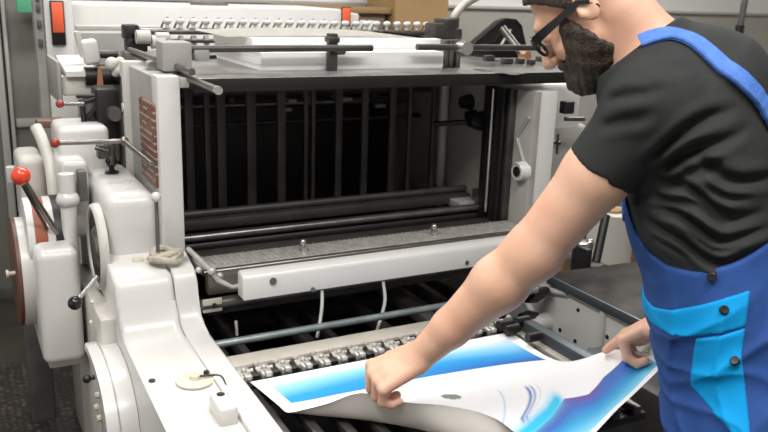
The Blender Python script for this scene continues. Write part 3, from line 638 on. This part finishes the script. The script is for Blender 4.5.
# lower field: blue block with purple edge at its top
v0 = np.interp(u, [.5, .6, .66, .74, .79, .84, .90, 1.0], [.80, .76, .73, .68, .61, .66, .62, .64])
t2 = np.clip((v - v0) / (.945 - v0), 0, 1)
P1 = np.array([.02, .10, .42]) + (np.array([.15, .05, .32]) - np.array([.02, .10, .42])) * (sm(.60, .68, u) * (1 - sm(.84, .90, u)))[..., None]; P2 = np.array([.03, .14, .52]); P3 = np.array([.03, .36, .68]); P4 = np.array([.22, .62, .82])
g2 = np.where((t2 < .25)[..., None], P1 + (P2 - P1) * (t2 / .25)[..., None], np.where((t2 < .55)[..., None], P2 + (P3 - P2) * ((t2 - .25) / .3)[..., None], P3 + (P4 - P3) * ((t2 - .55) / .45)[..., None]))
over(sm(.0, e, v - v0) * (1 - sm(.945, .95, v)) * sm(.50, .58, u) * (1 - sm(.985, .99, u)), g2)
# cyan wave left of it
w = v0 - .028
wave = np.exp(-((v - w) / .045) ** 2) * sm(.54, .64, u) * (1 - sm(.77, .80, u))
over(np.clip(wave * 1.2, 0, 1), np.array([.0, .52, .80]))
# thin brush strokes
for (c0, amp, wd, cc) in ((.735, .060, .0045, (.02, .10, .42)), (.748, .062, .003, (.10, .22, .60)), (.655, .03, .0018, (.25, .50, .80)), (.765, .07, .0015, (.75, .45, .62))):
    uu = c0 - amp * np.clip((v - .46) / .16, 0, 1) ** 2
    over(np.exp(-((u - uu) / wd) ** 2) * sm(.45, .48, v) * (1 - sm(.62, .66, v)), np.array(cc))
# grey oval
over((((u - .512) / .026) ** 2 + ((v - .51) / .016) ** 2 < 1).astype(float), np.array([.20, .21, .20]))
me = bpy.data.meshes.new('printed_sheet')
idx = np.arange(NV * NU).reshape(NV, NU)
F = np.stack([idx[:-1, :-1], idx[1:, :-1], idx[1:, 1:], idx[:-1, 1:]], -1).reshape(-1, 4)
me.from_pydata(S.reshape(-1, 3).tolist(), [], F.tolist())
ca = me.color_attributes.new('print', 'FLOAT_COLOR', 'POINT')
ca.data.foreach_set('color', np.concatenate([colr.reshape(-1, 3), np.ones((NV * NU, 1))], 1).astype(np.float32).ravel())
pm = mat('printed_paper', (.9, .9, .9), .5, spec=.35); nt = pm.node_tree; b = nt.nodes['Principled BSDF']
an = nt.nodes.new('ShaderNodeAttribute'); an.attribute_name = 'print'
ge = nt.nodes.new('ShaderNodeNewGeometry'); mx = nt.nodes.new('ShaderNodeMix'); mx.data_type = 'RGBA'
nt.links.new(ge.outputs['Backfacing'], mx.inputs['Factor']); nt.links.new(an.outputs['Color'], mx.inputs['A']); mx.inputs['B'].default_value = (.62, .59, .55, 1)  # back of the white paper greyed, its shade is put into the colour
nt.links.new(mx.outputs['Result'], b.inputs['Base Color'])
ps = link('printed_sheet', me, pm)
tag(ps, 'large white printed sheet with blue gradient blocks held by the man over the press delivery', 'printed sheet')
# ================================================================== THE MAN
Zv = np.array([0, 0, 1.]); nrm = lambda a: np.asarray(a, float) / np.linalg.norm(a)
VD = nrm([.75963643, .65034798, 0]); LL = -VD; FF = np.array([-VD[1], VD[0], 0])     # his left, his front
def cap(P, a, b, ra, rb=None):
    rb = ra if rb is None else rb; a = np.asarray(a, float); ab = np.asarray(b, float) - a
    t = np.clip(((P - a) @ ab) / (ab @ ab), 0, 1)
    return np.linalg.norm(P - a - t[:, None] * ab, axis=1) - (ra + (rb - ra) * t)
def ell(P, c, ax, r):
    q = (P - c) @ np.array(ax).T; r = np.array(r)
    k0 = np.linalg.norm(q / r, axis=1); k1 = np.linalg.norm(q / r ** 2, axis=1) + 1e-9
    return k0 * (k0 - 1) / k1
def smin(a, b, k): h = np.clip(.5 + .5 * (b - a) / k, 0, 1); return b + (a - b) * h - k * h * (1 - h)
def smax(a, b, k): return -smin(-a, -b, k)
def chain(P, pts, rs, lat=1., k=.03):               # chain of tapered capsules, widened sideways by lat
    def tr(X): X = np.asarray(X, float); return X - ((X @ LL) * (1 - 1 / lat))[..., None] * LL
    Q = tr(P); d = None
    for i in range(len(pts) - 1):
        e = cap(Q, tr(pts[i]), tr(pts[i + 1]), rs[i], rs[i + 1]); d = e if d is None else smin(d, e, k)
    return d
def mesh_sdf(name, fn, lo, hi, h, m, parent=None, cull=.07):
    lo = np.array(lo, float); n = [int(math.ceil((hi[i] - lo[i]) / h / 8)) * 8 + 1 for i in range(3)]
    V = np.full(n, 1., np.float32)
    bs = 8; nb = [(k - 1) // bs for k in n]
    bi = np.stack(np.meshgrid(*[np.arange(k) for k in nb], indexing='ij'), -1).reshape(-1, 3)
    ctr = lo + (bi * bs + bs / 2) * h
    dc = fn(ctr); act = np.abs(dc) < bs * h * .87 + .022
    V[:] = 1.
    for b, d in zip(bi[~act & (dc < 0)], dc): V[b[0]*bs:b[0]*bs+bs+1, b[1]*bs:b[1]*bs+bs+1, b[2]*bs:b[2]*bs+bs+1] = -1
    ab = bi[act]; off = np.stack(np.meshgrid(*[np.arange(bs + 1)] * 3, indexing='ij'), -1).reshape(-1, 3)
    for s in range(0, len(ab), 400):
        I = (ab[s:s + 400, None, :] * bs + off[None]).reshape(-1, 3)
        V[I[:, 0], I[:, 1], I[:, 2]] = fn(lo + I * h)
    S_ = V < 0; c = [slice(None, -1), slice(1, None)]
    cnt = sum(S_[c[i], c[j], c[k]].astype(np.int8) for i in (0, 1) for j in (0, 1) for k in (0, 1))
    A = np.argwhere((cnt > 0) & (cnt < 8)); ids = -np.ones(cnt.shape, np.int64); ids[tuple(A.T)] = np.arange(len(A))
    acc = np.zeros((len(A), 3)); w = np.zeros(len(A))
    for ax in range(3):
        o1, o2 = [k for k in range(3) if k != ax]
        for p in (0, 1):
            for q in (0, 1):
                a = A.copy(); a[:, o1] += p; a[:, o2] += q; b = a.copy(); b[:, ax] += 1
                va = V[tuple(a.T)]; vb = V[tuple(b.T)]; cr_ = (va < 0) != (vb < 0)
                t = np.where(cr_, va / np.where(cr_, va - vb, 1), 0)
                pt = a.astype(float); pt[:, ax] += t; acc += pt * cr_[:, None]; w += cr_
    vert = lo + acc / w[:, None] * h; faces = []
    for ax in range(3):
        o1, o2 = [(1, 2), (2, 0), (0, 1)][ax]
        sl0 = [slice(None)] * 3; sl1 = [slice(None)] * 3; sl0[ax] = slice(None, -1); sl1[ax] = slice(1, None)
        E_ = np.argwhere(S_[tuple(sl0)] != S_[tuple(sl1)])
        E_ = E_[(E_[:, o1] > 0) & (E_[:, o2] > 0) & (E_[:, o1] < n[o1] - 1) & (E_[:, o2] < n[o2] - 1)]
        q = []
        for p, r in ((0, 0), (1, 0), (1, 1), (0, 1)):
            a = E_.copy(); a[:, o1] -= p; a[:, o2] -= r; q.append(ids[tuple(a.T)])
        q = np.stack(q, 1); flip = ~S_[tuple(E_.T)]; q[flip] = q[flip][:, ::-1]; faces.append(q[(q >= 0).all(1)])
    me = bpy.data.meshes.new(name); me.from_pydata(vert.tolist(), [], np.concatenate(faces).tolist()); me.validate()
    o = link(name, me, m, parent, True); me.set_sharp_from_angle(angle=math.radians(75)) if hasattr(me, 'set_sharp_from_angle') else None
    return o
def march(px, py, fn, t0=.7, t1=2.6):
    d = ray(px, py) / FPX; s = np.linalg.norm(d); t = t0
    for _ in range(160):
        v_ = float(fn((CAM + d * t)[None])[0])
        if v_ < .0004: break
        t += max(v_ * .7, .0006) / s
        if t > t1: return None
    return CAM + d * t
def grad(p, fn, e=.002):
    P = np.array([p + e * np.eye(3)[i] for i in range(3)] + [p - e * np.eye(3)[i] for i in range(3)]); g = fn(P); return nrm(g[:3] - g[3:])
D_ = lambda px, py, d: at(px, py, D=d)
# joints
neck, ub, chest, low, waist, pelv = D_(655, 45, 1.50), D_(698, 92, 1.50), D_(698, 150, 1.50), D_(700, 212, 1.50), D_(720, 300, 1.50), D_(740, 400, 1.50)
shL, elL, wrL = D_(654, 104, 1.36), D_(533, 252, 1.49), D_(419, 357, 1.62)
shR = shL + VD * .335 + FF * .02; wrR = at(665, 320, Z=.866)
mid = (shR + wrR) / 2; hl = np.linalg.norm(wrR - shR) / 2; elR = mid + nrm(-FF * 1.0 + VD * .4) * math.sqrt(max(.31 ** 2 - hl ** 2, .0016))
# head frame
Fh = nrm([-.60, .80, 0]); Rt = np.array([Fh[1], -Fh[0], 0]); pit = math.radians(43)
hf = Fh * math.cos(pit) - Zv * math.sin(pit); hu = Fh * math.sin(pit) + Zv * math.cos(pit); HS = 1.06
E0 = D_(584, 9, 1.43) + Rt * .078
AX = [hf, Rt, hu]
def H(f, r, u_): return E0 + (hf * f + Rt * r + hu * u_) * HS
def HE(P, f, r, u_, rad): return ell(P, H(f, r, u_), AX, [x * HS for x in rad])
def skull(P):
    d = HE(P, -.012, 0, .045, (.097, .075, .088))
    d = smin(d, HE(P, .038, 0, -.025, (.056, .057, .078)), .035)
    d = smin(d, cap(P, H(.02, .048, -.040), H(.075, .016, -.086), .018 * HS), .02)
    d = smin(d, cap(P, H(.02, -.048, -.040), H(.075, -.016, -.086), .018 * HS), .02)
    d = smin(d, HE(P, .082, 0, -.083, (.02, .024, .018)), .02)
    return d
def head(P):
    d = skull(P)
    d = smin(d, cap(P, H(.086, -.03, .030), H(.086, .03, .030), .010 * HS), .016)      # brow
    for s in (-1, 1):
        d = smax(d, -HE(P, .106, s * .032, .008, (.020, .018, .013)), .012)            # eye sockets
        d = smin(d, HE(P, .082, s * .032, .008, (.014, .015, .012)), .004)
        d = smin(d, HE(P, .062, s * .042, -.025, (.024, .020, .018)), .02)             # cheeks
    d = smin(d, cap(P, H(.094, 0, .018), H(.116, 0, -.024), .008 * HS, .0125 * HS), .012)
    for s in (-1, 1): d = smin(d, HE(P, .104, s * .014, -.029, (.011, .008, .008)), .006)
    d = smin(d, HE(P, .096, 0, -.050, (.010, .024, .006)), .005)
    d = smin(d, HE(P, .094, 0, -.062, (.010, .021, .007)), .005)
    for s in (-1, 1):                                                                 # ears
        e = HE(P, -.008, s * .079, .004, (.019, .0075, .031)); e = smax(e, -HE(P, -.004, s * .089, .006, (.010, .009, .018)), .006)
        e = smin(e, HE(P, .006, s * .080, -.006, (.006, .006, .008)), .004)
        d = smin(d, e, .008)
    return d
def necks(P, g=0.):
    d = cap(P, H(-.030, 0, -.03), neck - FF * .01 - Zv * .03, .058 + g, .066 + g)
    d = smin(d, cap(P, H(.02, 0, -.07), neck + FF * .03 - Zv * .05, .045 + g, .05 + g), .03)
    return d
def hand(P, W, Ax, N, Rw, kn, th, sc=1.):
    """wrist W, palm axis Ax, back-of-hand normal N, knuckle row Rw (index to little finger)"""
    Ax, N, Rw = nrm(Ax), nrm(N), nrm(Rw); pl = .088 * sc
    d = None; B0 = W
    for i, o in enumerate((-.033, -.011, .011, .032)):
        K = W + Ax * (pl - abs(i - 1) * .004) + Rw * o * sc + N * (.003 - .003 * abs(i - 1.3))
        e = cap(P, W + Rw * o * .62 * sc + Ax * .008, K, .0145 * sc, .0112 * sc)
        d = e if d is None else smin(d, e, .014)
    d = smin(d, cap(P, W + Ax * .03 - N * .006, W + Ax * .065 - N * .007, .019 * sc), .02)
    for i, (o, ln) in enumerate(zip((-.034, -.0115, .0115, .033), (.92, 1.0, .95, .76))):
        K = W + Ax * (pl - abs(i - 1) * .004) + Rw * o * sc + N * (.003 - .003 * abs(i - 1.3))
        p = K; f = None
        for (ca, cn, l, r0, r1) in kn:
            q = p + (Ax * ca + N * cn + Rw * .03 * (i - 1.5)) * l * ln * sc
            e = cap(P, p, q, r0 * sc * (.9 if i == 3 else 1), r1 * sc * (.9 if i == 3 else 1)); f = e if f is None else smin(f, e, .003); p = q
        d = smin(d, f, .004)
    p = W + Ax * .018 - Rw * .020 * sc - N * .004; f = None                             # thumb from the side of the palm near its base
    for (ca, cn, cr_, l, r0, r1) in th:
        q = p + nrm(Ax * ca + N * cn + Rw * cr_) * l * sc
        e = cap(P, p, q, r0 * sc, r1 * sc); f = e if f is None else smin(f, e, .005); p = q
    return smin(d, f, .012)
kL = D_(360, 385, 1.615); aL = kL - wrL
row = R @ np.array([.010, .036, -.050]); row = nrm(row - nrm(aL) * (row @ nrm(aL))); NL = nrm(np.cross(row, nrm(aL)));
if NL[2] < 0: NL = -NL
GR = ((.42, -.9, .038, .0108, .0098), (-.62, -.78, .026, .0098, .0090), (-1.0, .0, .020, .0090, .0080))
TL_ = ((.75, -.25, -.55, .040, .016, .013), (.9, -.45, .10, .032, .0125, .0112), (.7, -.7, .35, .026, .0112, .0092))
kR = D_(637, 334, 1.84); aR = kR - wrR
rowR = R @ np.array([-.006, .020, .055]); rowR = nrm(rowR - nrm(aR) * (rowR @ nrm(aR))); NR = nrm(np.cross(rowR, nrm(aR)))
if NR[2] < 0: NR = -NR
tipR = at(606, 350, Z=.772)
def armL(P):
    m1 = shL * .55 + elL * .45
    d = cap(P, shL, m1, .062, .058); d = smin(d, cap(P, m1, elL, .058, .049), .02)
    fm = elL * .72 + wrL * .28
    d = smin(d, cap(P, elL + (elL - shL) * .01, fm, .049, .051), .025); f2 = elL * .3 + wrL * .7
    d = smin(d, cap(P, fm, f2, .051, .037), .02); d = smin(d, cap(P, f2, wrL, .037, .029), .015)
    d = smin(d, cap(P, elL - FF * .028 - Zv * .012, elL - FF * .026 - Zv * .012 + VD * .01, .018), .02)
    return smin(d, hand(P, wrL, aL, NL, row, GR, TL_, 1.10), .016)
def armR(P):
    d = cap(P, shR, elR, .058, .042); d = smin(d, cap(P, elR, elR * .6 + wrR * .4, .042, .042), .02)
    d = smin(d, cap(P, elR * .6 + wrR * .4, wrR, .044, .031), .02)
    pr = wrR + nrm(aR) * .02
    hR = hand(P, wrR, aR, NR, rowR, ((.25, -.95, .036, .0105, .0095), (-.5, -.85, .022, .0095, .009), (-.95, -.1, .018, .009, .008)), ((.6, -.3, -.75, .02, .013, .013),), 1.15)
    j = wrR * .35 + tipR * .65 + Zv * .012
    t = cap(P, pr, j, .021, .014); t = smin(t, cap(P, j, tipR, .014, .0095), .006)
    return smin(d, smin(hR, t, .010), .016)
T_pts = [neck + FF * -.005 - Zv * .02, ub, chest, low, waist, pelv]
def torso(P, g=0.):
    return chain(P, T_pts, [.055 + g, .112 + g, .118 + g, .108 + g, .110 + g, .128 + g], 1.42, .05)
def body(P):
    d = torso(P, -.014)
    d = smin(d, cap(P, shL - LL * .12, shL, .07, .06), .05); d = smin(d, cap(P, shR + LL * .12, shR, .07, .056), .05)
    d = smin(d, armL(P), .03); d = smin(d, armR(P), .03)
    return smin(smin(d, necks(P), .04), head(P), .018)
CR = [([(640, 218), (655, 228), (675, 237), (699, 250), (725, 258), (767, 249), (800, 238)], .0075, .010),
 ([(648, 206), (665, 211), (683, 216), (705, 224), (725, 234), (757, 234), (790, 228)], .0065, .009),
 ([(655, 180), (666, 182), (692, 189), (712, 202), (738, 215), (767, 216)], .008, .011), ([(646, 194), (660, 199), (684, 204), (705, 209)], .006, .008),
 ([(690, 150), (712, 160), (738, 176), (767, 181), (800, 178)], .009, .009), ([(648, 240), (668, 250), (690, 262)], .006, .006), ([(700, 176), (725, 190), (750, 198)], .006, .006),
 ([(650, 166), (662, 146), (676, 132), (705, 116), (742, 101)], .008, .010), ([(656, 176), (680, 158), (705, 143), (751, 122)], .009, .010), ([(662, 186), (700, 168), (730, 150)], .008, .007),
 ([(604, 104), (625, 97), (645, 90), (673, 80)], .008, .005), ([(594, 128), (615, 123), (640, 114), (662, 102)], .008, .006), ([(650, 60), (668, 62), (690, 74)], .008, .004),
 ([(640, 192), (636, 206), (634, 224)], .008, .008), ([(690, 228), (715, 243), (745, 245)], .005, .005), ([(668, 196), (690, 200), (715, 212), (735, 226)], .005, .006)]
CRW = []
for pts_, w_, dp_ in CR:
    q_ = np.array([[float((D_(a, b, 1.36) - waist) @ FF), D_(a, b, 1.36)[2]] for a, b in pts_]); q_ = np.array(smooth_pts([(a, b, 0) for a, b in q_], 5))[:, :2]; CRW.append((q_, w_, dp_))
def crease(P, rows_):
    X = np.stack([(P - waist) @ FF, P[:, 2]], 1); X = X + .004 * np.stack([np.sin(60 * X[:, 1] + 9), np.sin(55 * X[:, 0])], 1); out = np.zeros(len(P))
    for q_, w_, dp_ in rows_:
        best = np.full(len(P), 9.); tt_ = np.zeros(len(P))
        for k in range(len(q_) - 1):
            a, b = q_[k], q_[k + 1]; ab = b - a; t = np.clip(((X - a) @ ab) / (ab @ ab), 0, 1); dd = np.linalg.norm(X - a - t[:, None] * ab, axis=1)
            m_ = dd < best; best = np.where(m_, dd, best); tt_ = np.where(m_, (k + t) / (len(q_) - 1), tt_)
        fade = np.clip(4 * tt_, 0, 1) * np.clip(3 * (1 - tt_), 0, 1)
        out += dp_ * fade * (np.exp(-(best / w_) ** 2) - .55 * np.exp(-((best - 2.1 * w_) / (1.3 * w_)) ** 2))
    return out
def folds(P):
    out = np.zeros(len(P)); s = slice(0, None)
    for i in range(0, len(P), 60000): out[i:i + 60000] = crease(P[i:i + 60000], CRW)
    return out + .0012 * np.sin(40 * P[:, 2] + 30 * ((P - chest) @ FF))
upd = nrm(elL - shL)
def shirt0(P):
    d = torso(P, .004)
    d = smin(d, cap(P, shL - LL * .11 + Zv * .02, shL + Zv * .0, .074, .072), .045); d = smin(d, cap(P, shR + LL * .12, shR, .074, .066), .05)
    d = smin(d, cap(P, shL - LL * .10 + FF * .03, shL - LL * .03 + FF * .02 - Zv * .02, .075, .062), .04)
    h1 = shL + (elL - shL) * .50; h2 = shR + (elR - shR) * .5
    s1 = smax(cap(P, shL, h1, .070, .0635), (P - (shL + (elL - shL) * .425)) @ nrm(upd + FF * -.05 + Zv * .02), .006)
    s2 = smax(cap(P, shR, h2, .067, .062), (P - (shR + (elR - shR) * .45)) @ nrm(elR - shR), .006)
    d = smin(d, s1, .022); d = smin(d, s2, .03)
    d = smin(d, necks(P, .010), .03)
    return d
ncut = D_(642, 44, 1.45)
def shirt(P):
    d = shirt0(P) + folds(P)
    cutp = (P - ncut) @ nrm(Zv * .74 + FF * .67 )
    return smax(smax(d, cutp, .004), -over_reg(P) - .006, .003)
cz_f = [-.30, -.064, -.008, .052, .095, .130, .155, .180, .205, .3]; cz_z = [1.25, 1.168, 1.140, 1.119, 1.116, 1.128, 1.152, 1.195, 1.27, 1.30]
hpL, hpR = pelv + LL * .085 - Zv * .03, pelv - LL * .085 - Zv * .03
ftL = np.array([hpL[0], hpL[1], 0.085]) - FF * .04; ftR = np.array([hpR[0], hpR[1], 0.085]) + FF * .06 - LL * .02
knL = (hpL + ftL) / 2 + FF * .03; knR = (hpR + ftR) / 2 + FF * .03
def ofold(P):
    q = P - waist; f = q @ FF; z = q[:, 2]; l = q @ LL
    w = np.sin(13 * z + 6 * f); r = (1 - np.abs(np.sin(17 * z + 20 * f + 1.5 * w + 2 * np.sin(9 * l)))) ** 2
    r2 = (1 - np.abs(np.sin(34 * (f - .5 * z) + 1.3 * w))) ** 3
    r3 = (1 - np.abs(np.sin(38 * z - 14 * f + 2 * np.sin(16 * f + 7 * z)))) ** 2.5
    return -.006 * (r - .25) - .005 * (r2 - .2) - .005 * (r3 - .2) * np.clip((1.05 - P[:, 2]) / .1, 0, 1)
def over0(P, g=0.):
    d = chain(P, T_pts[2:], [.124 + g, .118 + g, .119 + g, .141 + g], 1.41, .05)
    d = smin(d, cap(P, waist - FF * .01, waist + FF * .078 + Zv * .18, .108 + g, .100 + g), .03)
    d = smin(d, cap(P, hpL, knL, .112 + g, .088 + g), .04); d = smin(d, cap(P, knL, ftL, .088 + g, .075 + g), .03)
    d = smin(d, smin(cap(P, hpR, knR, .112 + g, .088 + g), cap(P, knR, ftR, .088 + g, .075 + g), .03), .04)
    return d + ofold(P) * np.clip((1.12 - P[:, 2]) / .1, .15, 1)
def fz(P): q = P - waist; return q @ FF, P[:, 2], q @ LL
def over_reg(P):
    f, z, l = fz(P); return (z - np.interp(f, cz_f, cz_z)) * .7
def overall(P):
    d = smax(over0(P), over_reg(P), .004); d = smax(d, -(torso(P, -.02)), .002); return smax(d, .075 - P[:, 2], .003)
def band(P):
    f, z, l = fz(P)
    up = np.interp(f, [-.08, 0, .05, .11], [1.118, 1.088, 1.062, 1.028]); dn = np.interp(f, [-.08, 0, .05, .11], [1.062, 1.032, 1.012, .993])
    reg = np.maximum(z - up, dn - z); reg = np.maximum(reg, -np.maximum(np.abs(f + .052) - .016, -l))
    return smax(smax(over0(P, .0025), reg * .9, .003), -over0(P, -.004), .001)
def pocket(P):
    f, z, l = fz(P); dn = np.interp(f, [-.08, 0, .05, .11], [1.062, 1.028, 1.006, .985])
    reg = np.maximum.reduce([z - dn - .001, f - (.036 - .12 * np.clip(.95 - z, 0, .1)), -(f + .036 + .25 * np.clip(1.0 - z, 0, .2)), (.905 + .62 * (f - .0)) - z, -l + .03])
    return smax(smax(over0(P, .0022), reg * .85, .003), -over0(P, -.004), .001)
def beardf(P):
    q = (P - E0) / HS; f = q @ hf; u_ = q @ hu; r = q @ Rt
    d = skull(P) - .0105 * HS
    d = smin(d, cap(P, H(.030, 0, -.064), H(.064, 0, -.080), .034 * HS, .024 * HS), .02)
    cheek = np.interp(f, [-.02, .006, .018, .040, .056, .070, .085, .12], [-.01, .024, .030, .016, -.002, -.030, -.046, -.040])
    d = smax(d, (u_ - cheek) * HS, .005); d = smax(d, (.010 - f + .35 * (u_ + .05)) * HS, .006)
    d = smax(d, -HE(P, .115, 0, -.058, (.022, .024, .009)), .003)
    d = smax(d, -HE(P, .125, 0, -.02, (.045, .022, .026)), .003)
    d = smin(d, smax(HE(P, .094, 0, -.044, (.013, .036, .008)), -HE(P, .125, 0, -.02, (.030, .014, .018)), .003), .006)
    return d + .0018 * np.sin(180 * f + 60 * r) * np.sin(150 * u_ + 40 * f) + .001 * np.sin(420 * f + 300 * u_)
def hairf(P):
    q = (P - E0) / HS; f = q @ hf; u_ = q @ hu; r = q @ Rt
    d = skull(P) - .011 * HS
    line = np.interp(f, [-.12, -.045, -.02, .0, .012, .026, .045, .075, .12], [.015, .030, .045, .036, .010, .022, .045, .075, .10])
    d = smax(d, (line - u_) * HS, .004)
    return d + .0016 * np.sin(150 * f + 90 * r) * np.sin(170 * u_)
bb = lambda pts, m: (np.min(pts, 0) - m, np.max(pts, 0) + m)
lo, hi = bb([E0, neck, shL, shR, elL, wrL, kL, wrR, tipR, elR, pelv], .15)
person = mesh_sdf('person', body, lo, hi, .0034, 'skin')
tag(person, 'bearded man in black t-shirt and blue dungarees bending over the press delivery', 'person')
lo, hi = bb([neck, shL, shR, shL * .5 + elL * .5, shR * .5 + elR * .5, pelv + Zv * .05], .15)
mesh_sdf('t_shirt', shirt, lo, hi, .0042, 'shirt', person)
lo, hi = bb([waist + Zv * .22, pelv, ftL, ftR, hpL, hpR], .17); lo[2] = .06
mesh_sdf('dungarees', overall, lo, hi, .0048, 'blue', person)
lo, hi = bb([waist + Zv * .08, waist - Zv * .08], .2); mesh_sdf('cyan_waist_band', band, lo, hi, .0034, 'cyan', person)
lo, hi = bb([waist, pelv - Zv * .05], .19); mesh_sdf('side_pocket', pocket, lo, hi, .0034, 'cyan', person)
lo, hi = bb([H(.04, 0, -.04)], .14); mesh_sdf('beard', beardf, lo, hi, .0028, 'hair', person)
lo, hi = bb([H(-.01, 0, .04)], .15); mesh_sdf('hair', hairf, lo, hi, .0034, 'hair', person)
# shoes
for ft in (ftL, ftR):
    def shoe(P, ft=ft):
        b0 = np.array([ft[0], ft[1], .05]); d = cap(P, b0 - FF * .04, b0 + FF * .16 - Zv * .008, .045, .038); d = smin(d, cap(P, b0, b0 + Zv * .05, .046, .05), .03)
        return smax(d, .004 - P[:, 2], .006)
    lo, hi = bb([ft - FF * .08, ft + FF * .2], .08); lo[2] = -.02; mesh_sdf('shoe', shoe, lo, hi, .005, 'rubber', person)
# straps: bands lying on the cloth
def name_i(i, N): return i > N * .55
def strap(pts, w, name, m='strap', off=.006, fn=lambda P: np.minimum(shirt0(P) + folds(P), shirt0(P) + .001)):
    pts = smooth_pts(pts, 6); out = []
    for i, p in enumerate(pts):
        for _ in range(3): p = p + grad(p, fn) * (off - float(fn(p[None])[0]))
        out.append(p)
    bm = bmesh.new(); prev = None; N = len(out)
    for i, p in enumerate(out):
        t = nrm(out[min(i + 1, N - 1)] - out[max(i - 1, 0)]); n_ = grad(p, fn); s = nrm(np.cross(t, n_))
        wv = (.0007 if name_i(i, N) else .0002) * math.sin(i * 1.9)
        rg = [bm.verts.new(p + s * a * w + n_ * (b + wv)) for a, b in ((-.5, -.004), (-.5, .0015), (-.42, .004), (0, .0046), (.42, .004), (.5, .0015), (.5, -.004))]
        if prev:
            for k in range(6): bm.faces.new((prev[k], prev[k + 1], rg[k + 1], rg[k]))
            bm.faces.new((prev[6], prev[0], rg[0], rg[6]))
        else: bm.faces.new(rg)
        prev = rg
    bm.faces.new(prev[::-1]); return fin(name, bm, m, person)
cpts = [march(px, py, shirt0) for px, py in ((641, 44), (655, 39), (672, 37), (690, 42), (708, 54), (726, 70), (743, 84), (757, 99), (768, 118), (778, 140), (786, 165))]
cpts = [p for p in cpts if p is not None] + [chest - FF * .14 - VD * .05, low - FF * .13 - VD * .03 + Zv * .03, waist - FF * .13 - VD * .01 + Zv * .13]
f0 = neck - VD * .075
front = [waist + FF * .17 - VD * .02 + Zv * .14, chest + FF * .15 + VD * .04, ub + FF * .12 + VD * .05 - Zv * .01]
strap(cpts, .031, 'shoulder_strap'); strap(front, .031, 'front_strap')
o = strap([p + VD * .17 for p in front] + [neck + VD * .10 - FF * .02 + Zv * .02, ub + VD * .12 - FF * .08 + Zv * .06, ub + VD * .10 - FF * .14, chest + VD * .06 - FF * .14, low - FF * .13 + VD * .03 + Zv * .03, waist - FF * .13 + VD * .01 + Zv * .13], .031, 'shoulder_strap')
# buttons
for px, py in ((712, 277), (724, 310), (735, 361)):
    p = march(px, py, lambda P: over0(P, .003))
    if p is None: continue
    n_ = grad(p, over0); ax_ = (Vector(n_), Vector(n_).orthogonal().normalized(), Vector(n_).cross(Vector(n_).orthogonal()).normalized())
    lathe('button', [(-.003, .0075), (.003, .0075), (.0045, .006), (.004, .0015)], p, ax_, 'black', person, 18)
# glasses
gl = bpy.data.objects.new('spectacles', bpy.data.meshes.new('spectacles'))
bm = bmesh.new()
for s in (-1, 1):
    pts = [H(.104 + .004 * math.cos(t) * 0, s * .034 + .025 * math.cos(t), .006 + .020 * math.sin(t)) for t in np.linspace(0, 2 * math.pi, 26, endpoint=False)]
    a_tube(bm, pts, .0032, 8, True)
a_tube(bm, [H(.105, -.010, .010), H(.110, 0, .013), H(.105, .010, .010)], .003, 8)
gfr = fin('spectacles', bm, 'glass', person)
for s in (-1, 1):
    bm = bmesh.new(); P_ = [H(.103, s * .060, .012), H(.088, s * .071, .013), H(.04, s * .0775, .013), H(.0, s * .083, .014), H(-.018, s * .083, .0), H(-.024, s * .080, -.012)]
    prev = None
    for i, p in enumerate(P_):
        hh = (.0075, .0085, .0065, .005, .004, .003)[i] * 1.0; rg = [bm.verts.new(Vector(p + hu * a * hh + Rt * b * .0022)) for a, b in ((-1, -1), (-1, 1), (1, 1), (1, -1))]
        if prev:
            for k in range(4): bm.faces.new((prev[k], prev[(k + 1) % 4], rg[(k + 1) % 4], rg[k]))
        else: bm.faces.new(rg)
        prev = rg
    bm.faces.new(prev[::-1]); fin('temple', bm, 'glass', gfr)
M['eye'] = mat('eye_white', (.75, .72, .68), .15); M['iris'] = mat('iris_dark', (.05, .03, .02), .1)
for s in (-1, 1):
    e_ = ball('eye', H(.0865, s * .032, .006), .0115, 'eye', person); ball('iris', H(.0945, s * .032, .004), .0055, 'iris', e_)
# ------------------------------------------------------------------ camera
cd = bpy.data.cameras.new('camera'); co_ = bpy.data.objects.new('camera', cd); COL.objects.link(co_)
cd.sensor_width = 36; cd.lens = 36 * FPX / 768; cd.clip_start = .05; cd.clip_end = 60
mw = Matrix.Identity(4)
for i in range(3):
    mw[i][0] = R[i][0]; mw[i][1] = -R[i][1]; mw[i][2] = -R[i][2]; mw[i][3] = CAM[i]
co_.matrix_world = mw
cd.dof.use_dof = True; cd.dof.focus_distance = 1.75; cd.dof.aperture_fstop = 6.5
SC.camera = co_
wd = bpy.data.worlds.new('world'); wd.use_nodes = True; SC.world = wd
wd.node_tree.nodes['Background'].inputs[0].default_value = (.8, .85, .9, 1); wd.node_tree.nodes['Background'].inputs[1].default_value = .3
SC.view_settings.view_transform = 'Standard'; SC.view_settings.look = 'None'; SC.view_settings.gamma = 1; SC.view_settings.exposure = -.25
